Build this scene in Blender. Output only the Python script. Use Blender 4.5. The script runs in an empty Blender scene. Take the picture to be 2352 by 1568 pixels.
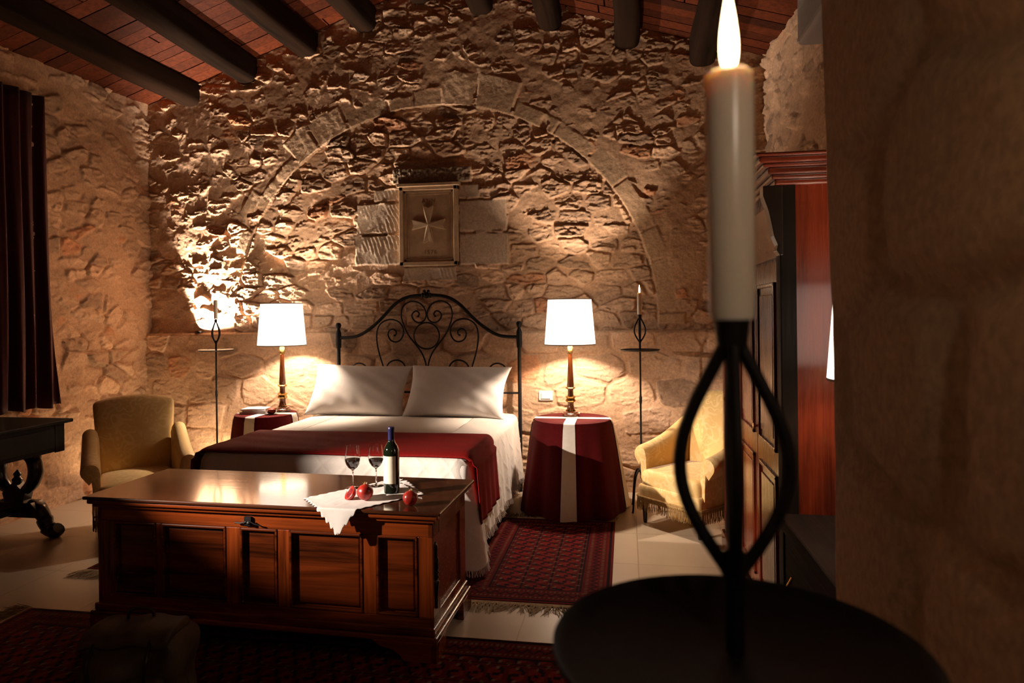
import bpy, bmesh, math, random
import numpy as np
from math import sin, cos, pi, radians, sqrt, atan2
from mathutils import Vector, Matrix
random.seed(7)
SC = bpy.context.scene
COL = SC.collection

# ------------------------------------------------------------------ materials
def nt(name):
    m = bpy.data.materials.new(name); m.use_nodes = True
    t = m.node_tree; b = t.nodes['Principled BSDF']
    return m, t, b
def N(t, typ, **kw):
    n = t.nodes.new(typ)
    for k, v in kw.items():
        if k in n.inputs: n.inputs[k].default_value = v
        else: setattr(n, k, v)
    return n
def ramp(t, stops):
    r = t.nodes.new('ShaderNodeValToRGB'); e = r.color_ramp.elements
    while len(e) < len(stops): e.new(.5)
    for i, (p, c) in enumerate(stops):
        e[i].position = p; e[i].color = (*c, 1)
    return r
def bump(t, b, src, dist=.002, st=1.0, prev=None):
    bp = N(t, 'ShaderNodeBump'); bp.inputs['Distance'].default_value = dist; bp.inputs['Strength'].default_value = st
    t.links.new(src, bp.inputs['Height'])
    if prev: t.links.new(prev, bp.inputs['Normal'])
    t.links.new(bp.outputs[0], b.inputs['Normal']); return bp.outputs[0]
def coords(t, scale=(1, 1, 1), rot=(0, 0, 0), kind='Object'):
    tc = N(t, 'ShaderNodeTexCoord'); mp = N(t, 'ShaderNodeMapping')
    mp.inputs['Scale'].default_value = scale; mp.inputs['Rotation'].default_value = rot
    t.links.new(tc.outputs[kind], mp.inputs[0]); return mp.outputs[0]
def mat_plain(name, c, rough=.6, metal=0, var=.15, ns=30, bd=.0, coat=0, sheen=0, spec=.5, trans=0, sss=0):
    m, t, b = nt(name)
    co = coords(t); no = N(t, 'ShaderNodeTexNoise', Scale=ns, Detail=5.0); t.links.new(co, no.inputs['Vector'])
    lo = tuple(max(0, x*(1-var)) for x in c); hi = tuple(min(1, x*(1+var)) for x in c)
    r = ramp(t, [(.3, lo), (.7, hi)]); t.links.new(no.outputs['Fac'], r.inputs[0])
    t.links.new(r.outputs[0], b.inputs['Base Color'])
    b.inputs['Roughness'].default_value = rough; b.inputs['Metallic'].default_value = metal
    b.inputs['Coat Weight'].default_value = coat; b.inputs['Sheen Weight'].default_value = sheen
    b.inputs['Specular IOR Level'].default_value = spec
    if sss:
        b.inputs['Subsurface Weight'].default_value = sss; b.inputs['Subsurface Scale'].default_value = .02
        b.inputs['Subsurface Radius'].default_value = (1, .55, .3)
    if bd: bump(t, b, no.outputs['Fac'], bd)
    return m
def mat_wood(name, dark, light, axis=0, scale=1.0, rough=.25, coat=.5, gr=9):
    m, t, b = nt(name)
    s = [7*scale]*3; s[axis] = .55*scale
    co = coords(t, tuple(s))
    n1 = N(t, 'ShaderNodeTexNoise', Scale=1.6, Detail=5.0, Distortion=1.2); t.links.new(co, n1.inputs['Vector'])
    s2 = [90*scale]*3; s2[axis] = 2.5*scale
    co2 = coords(t, tuple(s2)); n2 = N(t, 'ShaderNodeTexNoise', Scale=1.0, Detail=3.0); t.links.new(co2, n2.inputs['Vector'])
    mx = N(t, 'ShaderNodeMath', operation='MULTIPLY_ADD'); t.links.new(n2.outputs['Fac'], mx.inputs[0]); mx.inputs[1].default_value = .35
    t.links.new(n1.outputs['Fac'], mx.inputs[2])
    r = ramp(t, [(.42, dark), (.62, tuple((a+b_)/2 for a, b_ in zip(dark, light))), (.85, light)]); t.links.new(mx.outputs[0], r.inputs[0])
    t.links.new(r.outputs[0], b.inputs['Base Color'])
    b.inputs['Roughness'].default_value = rough; b.inputs['Coat Weight'].default_value = coat; b.inputs['Coat Roughness'].default_value = rough*.6
    rr = N(t, 'ShaderNodeMapRange'); rr.inputs['To Min'].default_value = rough*.7; rr.inputs['To Max'].default_value = rough*1.5
    t.links.new(n2.outputs['Fac'], rr.inputs['Value']); t.links.new(rr.outputs[0], b.inputs['Roughness'])
    bump(t, b, mx.outputs[0], .0012, .5)
    return m
def mat_attr(name, rough=.9, ns=60, bd=.003, var=.25, sheen=0, spec=.3, ns2=None):
    """colour comes from the mesh's 'tone' attribute (stone, knot or yarn colours), varied by noise"""
    m, t, b = nt(name)
    at = N(t, 'ShaderNodeAttribute', attribute_name='tone')
    co = coords(t); no = N(t, 'ShaderNodeTexNoise', Scale=ns, Detail=6.0, Roughness=.65); t.links.new(co, no.inputs['Vector'])
    mr = N(t, 'ShaderNodeMapRange'); mr.inputs['From Min'].default_value = .3; mr.inputs['From Max'].default_value = .7
    mr.inputs['To Min'].default_value = 1-var; mr.inputs['To Max'].default_value = 1+var
    t.links.new(no.outputs['Fac'], mr.inputs['Value'])
    vm = N(t, 'ShaderNodeVectorMath', operation='SCALE'); t.links.new(at.outputs['Color'], vm.inputs[0]); t.links.new(mr.outputs[0], vm.inputs['Scale'])
    t.links.new(vm.outputs[0], b.inputs['Base Color'])
    b.inputs['Roughness'].default_value = rough; b.inputs['Sheen Weight'].default_value = sheen; b.inputs['Specular IOR Level'].default_value = spec
    if bd: bump(t, b, no.outputs['Fac'], bd)
    return m
def mat_emit(name, c, s, mixwith=None):
    m, t, b = nt(name)
    b.inputs['Base Color'].default_value = (*(mixwith or c), 1); b.inputs['Roughness'].default_value = .9
    b.inputs['Emission Color'].default_value = (*c, 1); b.inputs['Emission Strength'].default_value = s
    return m

STONE = mat_attr('limestone_masonry', .9, 55, .004, .22, spec=.2)
PLAST = mat_plain('worn_plaster_masonry', (.56, .40, .24), .9, var=.22, ns=2.6, spec=.2)
IRON = mat_plain('black_wrought_iron', (.007, .006, .006), .5, .0, .4, 60, .0006, spec=.25)
BRASS = mat_plain('aged_brass', (.75, .50, .16), .25, 1, .15, 30)
WALNUT = mat_wood('polished_walnut_long_grain', (.022, .004, .001), (.30, .055, .009), 0, 1, .22, .6)
WALNUT_V = mat_wood('polished_walnut_upright_grain', (.022, .004, .001), (.30, .055, .009), 2, 1, .22, .6)
WALNUT_D = mat_wood('dark_walnut_panel', (.012, .003, .001), (.19, .034, .006), 0, 1, .22, .6)
LIDW = mat_wood('polished_dark_lid_boards', (.018, .005, .003), (.085, .026, .010), 0, 1, .15, .8)
EBONY = mat_wood('ebonised_dark_wood', (.004, .003, .002), (.013, .007, .004), 2, 1, .6, .0); EBONY.node_tree.nodes['Principled BSDF'].inputs['Specular IOR Level'].default_value = .15
EBONY_V = mat_plain('ebonised_carving', (.010, .007, .006), .3, var=.3, coat=.4)
WARD_V = mat_wood('red_stained_pine_upright', (.030, .004, .002), (.21, .028, .008), 2, .9, .25, .3)
WARD_H = mat_wood('red_stained_cornice', (.075, .012, .006), (.22, .035, .014), 0, 1, .22, .6)
BEAMW = mat_wood('old_dark_beam_timber', (.005, .003, .0015), (.022, .010, .005), 1, .8, .9, .0); BEAMW.node_tree.nodes['Principled BSDF'].inputs['Specular IOR Level'].default_value = .08
BOARD = mat_attr('ceiling_board_timber', .7, 30, .002, .45, spec=.15)
TRUNKW = mat_wood('worn_black_trunk_wood', (.006, .004, .003), (.024, .012, .008), 1, 1, .8, .0); TRUNKW.node_tree.nodes['Principled BSDF'].inputs['Specular IOR Level'].default_value = .12
LAMPW = mat_wood('lamp_turned_mahogany', (.05, .010, .003), (.22, .06, .015), 2, 3, .2, .6)
REDV = mat_plain('dark_red_velvet', (.035, .001, .0015), .75, var=.2, ns=40, sheen=.15, spec=.15)
REDC = mat_plain('crimson_table_cloth', (.075, .002, .003), .85, var=.12, ns=60, bd=.0008, sheen=.05, spec=.1)
THROW = mat_plain('crimson_throw', (.17, .006, .005), .85, var=.10, ns=90, bd=.0012, sheen=.0, spec=.1)
WHITEC = mat_plain('white_cotton', (.76, .71, .67), .85, var=.03, ns=25, bd=.0006, sheen=.1, spec=.15)
BANDC = mat_plain('cream_satin_band', (.74, .67, .58), .5, var=.04, ns=40, sheen=.1)
LACE = mat_plain('cream_bedspread_weave', (.74, .68, .62), .9, var=.07, ns=260, bd=.0010, sheen=.1, spec=.1)
YARN = mat_plain('pale_fringe_yarn', (.30, .21, .12), .95, var=.25, ns=50, spec=.1)
WAX = mat_plain('ivory_candle_wax', (.88, .80, .66), .25, var=.03, ns=15, sss=.5)
WICK = mat_plain('charred_wick', (.02, .015, .01), .9)
PAPER = mat_plain('magazine_paper', (.62, .58, .62), .35, var=.2, ns=12)
SWITCH = mat_plain('white_switch_plastic', (.82, .80, .76), .35, var=.02)
POM = mat_plain('pomegranate_skin', (.34, .018, .010), .35, var=.55, ns=12, coat=.2)
POMY = mat_plain('pomegranate_pith', (.85, .55, .30), .5, var=.2, ns=20)
SEEDS = mat_plain('pomegranate_seeds', (.16, .008, .012), .2, var=.6, ns=160, bd=.003, coat=.4)
STEEL = mat_plain('polished_steel', (.7, .68, .65), .18, 1, .05)
BAGM = mat_plain('olive_brown_leather_bag', (.075, .055, .026), .6, var=.5, ns=9, bd=.006)
CLAY = mat_plain('cream_glazed_ceramic', (.55, .45, .30), .3, var=.15)
ACM = mat_plain('white_unit_plastic', (.55, .56, .58), .4, var=.04)
CARVE = mat_plain('carved_limestone', (.52, .36, .22), .85, var=.12, ns=20, bd=.0012, spec=.2)
GRIME = mat_plain('letter_grime', (.20, .11, .06), .9, var=.2)
BLACKL = mat_plain('black_lacquer', (.008, .008, .007), .15, var=.2, coat=.8)
CAPS = mat_plain('dark_blue_capsule', (.014, .014, .07), .35, .1, .1)
LABEL = mat_plain('cream_bottle_label', (.82, .76, .60), .6, var=.03)
WINE = mat_plain('red_wine', (.020, .001, .002), .25, var=.1)
SHADE = mat_emit('lit_lampshade_fabric', (1, .85, .70), 2.2, (.8, .75, .65))
SHADE_TRIM = mat_plain('lampshade_edge_tape', (.55, .47, .38), .8, var=.05)
m, t, b = nt('candle_flame'); FLAME = m
b.inputs['Base Color'].default_value = (0, 0, 0, 1); b.inputs['Emission Color'].default_value = (1, .72, .38, 1); b.inputs['Emission Strength'].default_value = 14
m, t, b = nt('bottle_glass'); BOTTLE = m
b.inputs['Base Color'].default_value = (.004, .008, .004, 1); b.inputs['Roughness'].default_value = .05; b.inputs['Coat Weight'].default_value = 1
m, t, b = nt('clear_glass'); GLASS = m
b.inputs['Base Color'].default_value = (1, 1, 1, 1); b.inputs['Roughness'].default_value = 0; b.inputs['Transmission Weight'].default_value = 1; b.inputs['IOR'].default_value = 1.45
# floor tiles
m, t, b = nt('cream_stone_tiles'); TILE = m
co = coords(t); br = N(t, 'ShaderNodeTexBrick', Scale=1.0); br.offset = 0; br.squash = 1
br.inputs['Brick Width'].default_value = .57; br.inputs['Row Height'].default_value = .57; br.inputs['Mortar Size'].default_value = .0035; br.inputs['Mortar Smooth'].default_value = .2
br.inputs['Color1'].default_value = (.56, .45, .32, 1); br.inputs['Color2'].default_value = (.50, .40, .285, 1); br.inputs['Mortar'].default_value = (.40, .31, .21, 1)
mp = t.nodes['Mapping']; mp.inputs['Location'].default_value = (-.055, -.14, 0); t.links.new(co, br.inputs['Vector'])
no = N(t, 'ShaderNodeTexNoise', Scale=3.0, Detail=5.0); t.links.new(co, no.inputs['Vector'])
mr = N(t, 'ShaderNodeMapRange'); mr.inputs['To Min'].default_value = .85; mr.inputs['To Max'].default_value = 1.12; t.links.new(no.outputs['Fac'], mr.inputs['Value'])
vm = N(t, 'ShaderNodeVectorMath', operation='SCALE'); t.links.new(br.outputs['Color'], vm.inputs[0]); t.links.new(mr.outputs[0], vm.inputs['Scale'])
t.links.new(vm.outputs[0], b.inputs['Base Color']); b.inputs['Roughness'].default_value = .32; bump(t, b, br.outputs['Fac'], -.001)
# damask
m, t, b = nt('gold_damask_upholstery'); DAMASK = m
co = coords(t); nz = N(t, 'ShaderNodeTexNoise', Scale=6.0, Detail=1.0); t.links.new(co, nz.inputs['Vector'])
mxv = N(t, 'ShaderNodeMix', data_type='VECTOR'); mxv.inputs['Factor'].default_value = .12
t.links.new(co, mxv.inputs[4]); t.links.new(nz.outputs['Color'], mxv.inputs[5])
vo = N(t, 'ShaderNodeTexVoronoi', Scale=22.0, feature='SMOOTH_F1'); t.links.new(mxv.outputs[1], vo.inputs['Vector'])
wv = N(t, 'ShaderNodeMath', operation='SINE'); ml = N(t, 'ShaderNodeMath', operation='MULTIPLY'); ml.inputs[1].default_value = 16; t.links.new(vo.outputs['Distance'], ml.inputs[0]); t.links.new(ml.outputs[0], wv.inputs[0])
n3 = N(t, 'ShaderNodeTexNoise', Scale=5.0, Detail=2.0); t.links.new(co, n3.inputs['Vector'])
ad = N(t, 'ShaderNodeMath', operation='MULTIPLY'); t.links.new(wv.outputs[0], ad.inputs[0])
r3 = N(t, 'ShaderNodeMapRange'); r3.inputs['From Min'].default_value = .42; r3.inputs['From Max'].default_value = .60; t.links.new(n3.outputs['Fac'], r3.inputs['Value']); t.links.new(r3.outputs[0], ad.inputs[1])
rp = ramp(t, [(.0, (.72, .475, .175)), (.6, (.80, .57, .25))]); t.links.new(ad.outputs[0], rp.inputs[0]); t.links.new(rp.outputs[0], b.inputs['Base Color'])
b.inputs['Roughness'].default_value = .55; b.inputs['Sheen Weight'].default_value = .2; b.inputs['Specular IOR Level'].default_value = .3
GOLDF = mat_plain('gold_brown_fringe_silk', (.33, .19, .06), .6, var=.35, ns=60)
RUG = mat_attr('knotted_rug_wool', .95, 220, .002, .3, sheen=.0, spec=.05)

# ------------------------------------------------------------------ geometry kit
class MB:
    def __init__(s): s.v = []; s.f = []
    def add(s, vs, fs, M=None):
        o = len(s.v)
        for p in vs:
            p = Vector(p); s.v.append(M @ p if M else p)
        s.f += [tuple(i+o for i in f) for f in fs]; return s
    def box(s, c, d, M=None):
        x, y, z = (k/2 for k in d)
        vs = [(c[0]+i*x, c[1]+j*y, c[2]+k*z) for i in (-1, 1) for j in (-1, 1) for k in (-1, 1)]
        return s.add(vs, [(0, 1, 3, 2), (4, 6, 7, 5), (0, 4, 5, 1), (2, 3, 7, 6), (0, 2, 6, 4), (1, 5, 7, 3)], M)
    def bb(s, x0, x1, y0, y1, z0, z1, M=None): return s.box(((x0+x1)/2, (y0+y1)/2, (z0+z1)/2), (x1-x0, y1-y0, z1-z0), M)
    def lathe(s, prof, n=32, M=None, fx=None):
        vs = []; fs = []
        for r, z in prof:
            for i in range(n):
                a = 2*pi*i/n; k = fx(a, z) if fx else 1
                vs.append((r*k*cos(a), r*k*sin(a), z))
        for j in range(len(prof)-1):
            for i in range(n):
                k = (i+1) % n; fs.append((j*n+i, j*n+k, (j+1)*n+k, (j+1)*n+i))
        ring = prof[0] == prof[-1]
        if prof[0][0] > 1e-5 and not ring: fs.append(tuple(range(n))[::-1])
        if prof[-1][0] > 1e-5 and not ring: fs.append(tuple((len(prof)-1)*n+i for i in range(n)))
        return s.add(vs, fs, M)
    def tube(s, pts, r, n=8, M=None, closed=False):
        pts = [Vector(p) for p in pts]; L = len(pts); vs = []; fs = []
        up = Vector((0, 0, 1)); last = None
        for i, p in enumerate(pts):
            if closed: d = pts[(i+1) % L]-pts[i-1]
            else: d = pts[min(i+1, L-1)]-pts[max(i-1, 0)]
            if d.length < 1e-9: d = Vector((0, 0, 1))
            d.normalize()
            if last is None:
                a = up.cross(d)
                if a.length < .1: a = Vector((1, 0, 0)).cross(d)
            else: a = last - d*last.dot(d)
            a.normalize(); last = a; c = d.cross(a); rr = r[i] if hasattr(r, '__len__') else r
            vs += [p+a*rr*cos(2*pi*k/n)+c*rr*sin(2*pi*k/n) for k in range(n)]
        R = L if closed else L-1
        for j in range(R):
            q = (j+1) % L
            for i in range(n):
                k = (i+1) % n; fs.append((j*n+i, j*n+k, q*n+k, q*n+i))
        if not closed: fs += [tuple(range(n))[::-1], tuple((L-1)*n+i for i in range(n))]
        return s.add(vs, fs, M)
    def prism(s, out, t0, t1, ax='y', M=None):
        n = len(out)
        mk = {'y': lambda a, b, t: (a, t, b), 'x': lambda a, b, t: (t, a, b), 'z': lambda a, b, t: (a, b, t)}[ax]
        vs = [mk(a, b, t0) for a, b in out]+[mk(a, b, t1) for a, b in out]
        fs = [tuple(range(n)), tuple(range(2*n-1, n-1, -1))]+[(i, i+n, (i+1) % n+n, (i+1) % n) for i in range(n)]
        return s.add(vs, fs, M)
    def grid(s, fn, nu, nv, M=None, cu=False):
        vs = [fn(i/nu, j/nv) for j in range(nv+1) for i in range(nu+1)]
        fs = [(j*(nu+1)+i, j*(nu+1)+i+1, (j+1)*(nu+1)+i+1, (j+1)*(nu+1)+i) for j in range(nv) for i in range(nu)]
        return s.add(vs, fs, M)
    def rbox(s, h, r, n=12, f=None, M=None):
        """rounded box of half sizes h"""
        d = {}; vs = []; fs = []
        def key(p): return (round(p[0], 5), round(p[1], 5), round(p[2], 5))
        def vert(p):
            k = key(p)
            if k not in d:
                q = Vector((p[0]*h[0], p[1]*h[1], p[2]*h[2])); c = Vector([max(-(h[i]-r), min(h[i]-r, q[i])) for i in range(3)])
                e = q-c
                if e.length > 1e-9: e = e.normalized()*r
                o = c+e
                d[k] = len(vs); vs.append(f(o) if f else o)
            return d[k]
        g = []
        for i in range(n+1):
            t = -1+2*i/n; g.append(math.copysign(abs(sin(t*pi/2))**.9, t))
        for ax in range(3):
            for sg in (-1, 1):
                for i in range(n):
                    for j in range(n):
                        q = []
                        for a, b_ in ((i, j), (i+1, j), (i+1, j+1), (i, j+1)):
                            p = [0, 0, 0]; p[ax] = sg; p[(ax+1) % 3] = g[a]; p[(ax+2) % 3] = g[b_]; q.append(vert(p))
                        fs.append(tuple(q) if sg > 0 else tuple(q[::-1]))
        return s.add(vs, fs, M)
    def build(s, name, mat, parent=None, smooth=False, bevel=0, loc=None, rz=0, autos=True, fixn=True):
        me = bpy.data.meshes.new(name); me.from_pydata([tuple(v) for v in s.v], [], s.f)
        if fixn:
            bm = bmesh.new(); bm.from_mesh(me); bmesh.ops.recalc_face_normals(bm, faces=bm.faces); bm.to_mesh(me); bm.free()
        me.materials.append(mat)
        if smooth:
            me.shade_smooth()
            if autos: me.set_sharp_from_angle(angle=radians(40))
        o = bpy.data.objects.new(name, me); COL.objects.link(o)
        if parent: o.parent = parent
        if loc: o.location = loc
        o.rotation_euler.z = rz
        if bevel:
            b_ = o.modifiers.new('edge', 'BEVEL'); b_.width = bevel; b_.segments = 2; b_.limit_method = 'ANGLE'
        return o
def tag(o, label, cat, group=None, kind=None):
    o['label'] = label; o['category'] = cat
    if group: o['group'] = group
    if kind: o['kind'] = kind
    return o
def thing(name, label, cat, loc=(0, 0, 0), rz=0, group=None):
    o = bpy.data.objects.new(name, None); COL.objects.link(o); o.location = loc; o.rotation_euler.z = rz; o.empty_display_size = .1
    return tag(o, label, cat, group)
def struct(o): o['kind'] = 'structure'; return o
def cr(pts, k=8, closed=False):
    """Catmull-Rom through points"""
    P_ = [Vector(p) for p in pts]; out = []; n = len(P_)
    rng = range(n if closed else n-1)
    for i in rng:
        if closed: a, b_, c, d = P_[i-1], P_[i], P_[(i+1) % n], P_[(i+2) % n]
        else: a, b_, c, d = P_[max(i-1, 0)], P_[i], P_[i+1], P_[min(i+2, n-1)]
        for j in range(k):
            t_ = j/k; out.append(.5*((2*b_)+(c-a)*t_+(2*a-5*b_+4*c-d)*t_*t_+(3*b_-a-3*c+d)*t_**3))
    if not closed: out.append(P_[-1])
    return out
def Mloc(x=0, y=0, z=0, rx=0, ry=0, rz=0, s=(1, 1, 1)):
    return Matrix.Translation((x, y, z)) @ Matrix.Rotation(rz, 4, 'Z') @ Matrix.Rotation(ry, 4, 'Y') @ Matrix.Rotation(rx, 4, 'X') @ Matrix.Diagonal((*s, 1))

# numpy noise
def vnoise(x, y, seed):
    rs = np.random.RandomState(seed); T = rs.rand(256, 256)
    xi = np.floor(x).astype(int); yi = np.floor(y).astype(int); fx = x-xi; fy = y-yi
    fx = fx*fx*(3-2*fx); fy = fy*fy*(3-2*fy)
    g = lambda a, b_: T[a % 256, b_ % 256]
    return (g(xi, yi)*(1-fx)+g(xi+1, yi)*fx)*(1-fy)+(g(xi, yi+1)*(1-fx)+g(xi+1, yi+1)*fx)*fy
def fbm(x, y, seed, o=4, g=.5):
    s_ = 0; a = 1; tot = 0
    for i in range(o):
        s_ = s_+a*vnoise(x*2**i+17*i, y*2**i+31*i, seed+i); tot += a; a *= g
    return s_/tot
def vor(x, y, sx, sy, seed, jit=1.0, brick=False):
    rs = np.random.RandomState(seed); J = rs.rand(256, 256, 6)
    u = x/sx; v = y/sy; ui = np.floor(u).astype(int); vi = np.floor(v).astype(int)
    F1 = np.full(x.shape, 9.); F2 = np.full(x.shape, 9.); idx = np.zeros(x.shape+(6,)); dx = np.zeros(x.shape); dy = np.zeros(x.shape)
    for a in range(-2, 3):
        for b_ in range(-1, 2):
            cu = ui+a; cv = vi+b_; j = J[cu % 256, cv % 256]
            off = .5*(cv % 2) if brick else 0
            px = cu+off+.5+(j[..., 0]-.5)*jit; py = cv+.5+(j[..., 1]-.5)*jit*(.5 if brick else 1)
            ddx = u-px; ddy = v-py; d = (np.abs(ddx)**2.6+np.abs(ddy)**2.6)**(1/2.6)
            closer = d < F1
            F2 = np.where(closer, F1, np.minimum(F2, d)); F1 = np.where(closer, d, F1)
            idx = np.where(closer[..., None], j, idx); dx = np.where(closer, ddx, dx); dy = np.where(closer, ddy, dy)
    return F1, F2, idx, dx, dy
def ss(a, b_, x): t_ = np.clip((x-a)/(b_-a), 0, 1); return t_*t_*(3-2*t_)
def grid_obj(name, V, C, mat, smooth=True):
    n, m_ = V.shape[:2]; me = bpy.data.meshes.new(name); me.vertices.add(n*m_); me.vertices.foreach_set('co', V.reshape(-1).astype(np.float32))
    i, j = np.meshgrid(np.arange(n-1), np.arange(m_-1), indexing='ij'); a = (i*m_+j).ravel()
    q = np.stack([a, a+1, a+m_+1, a+m_], 1).ravel().astype(np.int32); nf = (n-1)*(m_-1)
    me.loops.add(nf*4); me.loops.foreach_set('vertex_index', q); me.polygons.add(nf)
    me.polygons.foreach_set('loop_start', np.arange(0, nf*4, 4, dtype=np.int32)); me.update(calc_edges=True); me.validate()
    if C is not None:
        ca = me.color_attributes.new('tone', 'FLOAT_COLOR', 'POINT'); c4 = np.ones((n*m_, 4), np.float32); c4[:, :3] = C.reshape(-1, 3); ca.data.foreach_set('color', c4.ravel())
    me.materials.append(mat)
    if smooth: me.shade_smooth()
    o = bpy.data.objects.new(name, me); COL.objects.link(o); return o

MORTAR = np.array([.56, .355, .220])
def tones(idx, mix):
    base = np.array([.61, .40, .255]); r = idx[..., 2:3]; s_ = idx[..., 3:4]
    c = base*(.72+.5*r)
    c = np.where(s_ < .07, c*np.array([.95, .72, .60]), c); c = np.where((s_ > .10) & (s_ < .25), c*np.array([.72, .72, .74]), c)
    c = np.where(s_ > .85, c*np.array([1.15, 1.14, 1.12]), c)
    return MORTAR*(1-mix[..., None])+c*mix[..., None]
def rubble(x, z, seed, sx, sz, jit=1., amp=1., brick=False, warp=.05, cover=.014, groove=.008):
    xw = x+warp*(fbm(x*5, z*5, seed+50)-.5)*2; zw = z+warp*.8*(fbm(x*5+40, z*5, seed+60)-.5)*2
    F1, F2, idx, dx, dy = vor(xw, zw, sx, sz, seed, jit, brick)
    st = ss(.02, .15, F2-F1)
    a, b_, fi, fdx, fdy = vor(xw+.3, zw, .085, .034, seed+7, 1.)
    facet = (fi[..., 2]-.5)*.010+(fi[..., 3]-.5)*.018*fdx+(fi[..., 4]-.5)*.030*fdy
    tilt = (idx[..., 4]-.5)*.045*dx+(idx[..., 5]-.45)*.07*dy
    rough = (fbm(x*15, z*34, seed+9, 4, .75)-.5)*.030
    stone = .006+.040*idx[..., 1]*amp+tilt*amp+facet*amp+rough*amp
    mort = cover+.042*(fbm(x*2.6, z*3.6, seed+3, 3)-.5)+(fbm(x*18, z*18, seed+5, 3)-.5)*.012
    prof = stone*st-.016*(1-st)
    k = .005; e = np.clip(.5+.5*(prof-mort)/k, 0, 1); h = mort*(1-e)+prof*e+k*e*(1-e)
    joint = (1-ss(0, .045, F2-F1))*ss(-.012, .008, prof+.016*(1-st)-mort)*groove
    h = h-joint
    return h, tones(idx, e), idx

# ------------------------------------------------------------------ back wall (stands at y = 5.85, relief towards the room)
WY = 5.85
def wall_back():
    dx = .0072; xs = np.arange(-4.62, 1.32, dx); zs = np.arange(-.02, 4.52, dx); z, x = np.meshgrid(zs, xs, indexing='ij')
    ho, co, _ = rubble(x, z, 11, .19, .098, 1., .72, cover=.017)
    hi, ci, _ = rubble(x, z, 23, .25, .125, .85, .95, True, .025, .010, .012)
    hl, cl, _ = rubble(x, z, 37, .36, .23, .70, .45, True, .03, .010, .012)
    cx, cz, R1 = -1.66, 1.42, 1.925
    ex = x-cx; ez = z-cz; rr = np.sqrt(ex**2+ez**2); ang = np.arctan2(ez, ex)
    inside = (rr < R1) & (z > 1.35) | ((z <= 1.42) & (np.abs(ex) < R1-.05) & (z > 1.35))
    inside = inside.astype(float)
    h = ho*(1-inside)+hi*inside-.012*inside; c = co*(1-inside[..., None])+ci*inside[..., None]
    # voussoirs, each with its own length and face
    rs = np.random.RandomState(5); edges = [-.10]
    while edges[-1] < pi+.10: edges.append(edges[-1]+rs.uniform(.11, .24))
    k = np.digitize(ang, edges)-1; e = np.array(edges+[edges[-1]+1]); ln = rs.uniform(.11, .31, 60); fh = rs.uniform(.008, .022, 60); ft = rs.uniform(.88, 1.06, 60); warm = rs.uniform(-.03, .03, 60)
    kk = np.clip(k, 0, 58); inang = (ang > -.02) & (ang < 2.93) & (z > 1.40)
    outer = R1+ln[kk]+.012*(fbm(x*16, z*16, 71)-.5)
    ring = inang & (rr >= R1) & (rr < outer)
    dj = np.minimum(ang-e[kk], e[np.minimum(kk+1, 59)]-ang)*rr
    edge = np.minimum(dj, np.minimum(rr-R1+.02, outer-rr)); w = ss(0, .020, edge)
    vh = (.014+fh[kk]+(fbm(x*30, z*30, 91, 3)-.5)*.006+(fbm(x*5, z*5, 92, 2)-.5)*.012)
    ringf = ring*w*np.where(ang > 2.35, ss(.34, .46, fbm(x*4.5, z*4.5, 66, 2)), ss(.22, .32, fbm(x*4.5, z*4.5, 67, 2))); h = h*(1-ringf)+vh*ringf
    vt = np.array([.55, .37, .23])*ft[kk][..., None]; c = c*(1-ringf[..., None])+vt*ringf[..., None]
    # intrados lip just inside the ring
    lip = inang & (rr < R1) & (rr > R1-.02); h = np.where(lip, np.minimum(h, .006), h)
    # dressed blocks round the plaque
    blocks = [(-2.385, -1.965, 2.225, 2.50, .024), (-2.405, -1.965, 1.945, 2.215, .026), (-2.22, -1.965, 2.51, 2.625, .020),
              (-1.44, -1.008, 2.22, 2.50, .022), (-1.44, -.995, 1.93, 2.21, .026), (-1.44, -1.25, 2.51, 2.64, .022), (-1.95, -1.462, 1.80, 1.925, .020)]
    for (a, b_, q, r_, hh) in blocks:
        d = np.minimum(np.minimum(x-a, b_-x), np.minimum(z-q, r_-z))+.010*(fbm(x*18, z*18, 3)-.5); w = ss(0, .010, d)
        tool = .0035*np.abs(np.sin((x*.9+z*.35)*95+4*fbm(x*6, z*6, 8)))*ss(.35, .6, fbm(x*7, z*7, 12))
        h = h*(1-w)+w*(hh+tool+(fbm(x*25, z*25, 14)-.5)*.004); c = np.where((w > .5)[..., None], np.array([.56, .42, .30]), c)
    d = np.minimum(np.minimum(x+2.035, -1.318-x), np.minimum(z-2.655, 2.80-z))+.012*(fbm(x*12, z*12, 33)-.5); w = ss(0, .012, d)
    h = h*(1-w)+w*(.052+(fbm(x*45, z*45, 15, 3, .8)-.5)*.035); c = np.where((w > .5)[..., None], np.array([.30, .22, .15]), c)
    # holes in the right-hand blocks
    for (a, b_, r_) in [(-.60, 2.98, .02), (.10, 1.06, .018), (.16, 1.08, .016), (.2, 1.03, .02), (.27, 1.06, .02), (.23, 1.10, .014), (.31, 1.09, .014), (.34, 1.05, .017), (.19, 1.00, .014), (.28, .80, .014), (-.03, 3.0, .02), (.05, 2.9, .015)]:
        d = np.sqrt((x-a)**2+(z-b_)**2)+.012*(fbm(x*40, z*40, 44)-.5); w = 1-ss(r_*.5, r_, d); h = h-w*.05; c = c*(1-.4*w[..., None])
    # thicker base of the wall with its ledge
    low = (z < 1.352).astype(float); cap = (z < 1.352) & (z > 1.335)
    hl = np.where(cap, .004, hl*.9)
    # plaster rendering spreads over the lower right
    h = h*(1-low)+(hl+.072)*low; c = c*(1-low[..., None])+cl*low[..., None]
    h = np.where(np.abs(z-1.352) < dx*.6, np.minimum(h, .074), h)
    # keep only what stands below the roof slopes
    V = np.stack([x, WY-h, z], -1)
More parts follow.
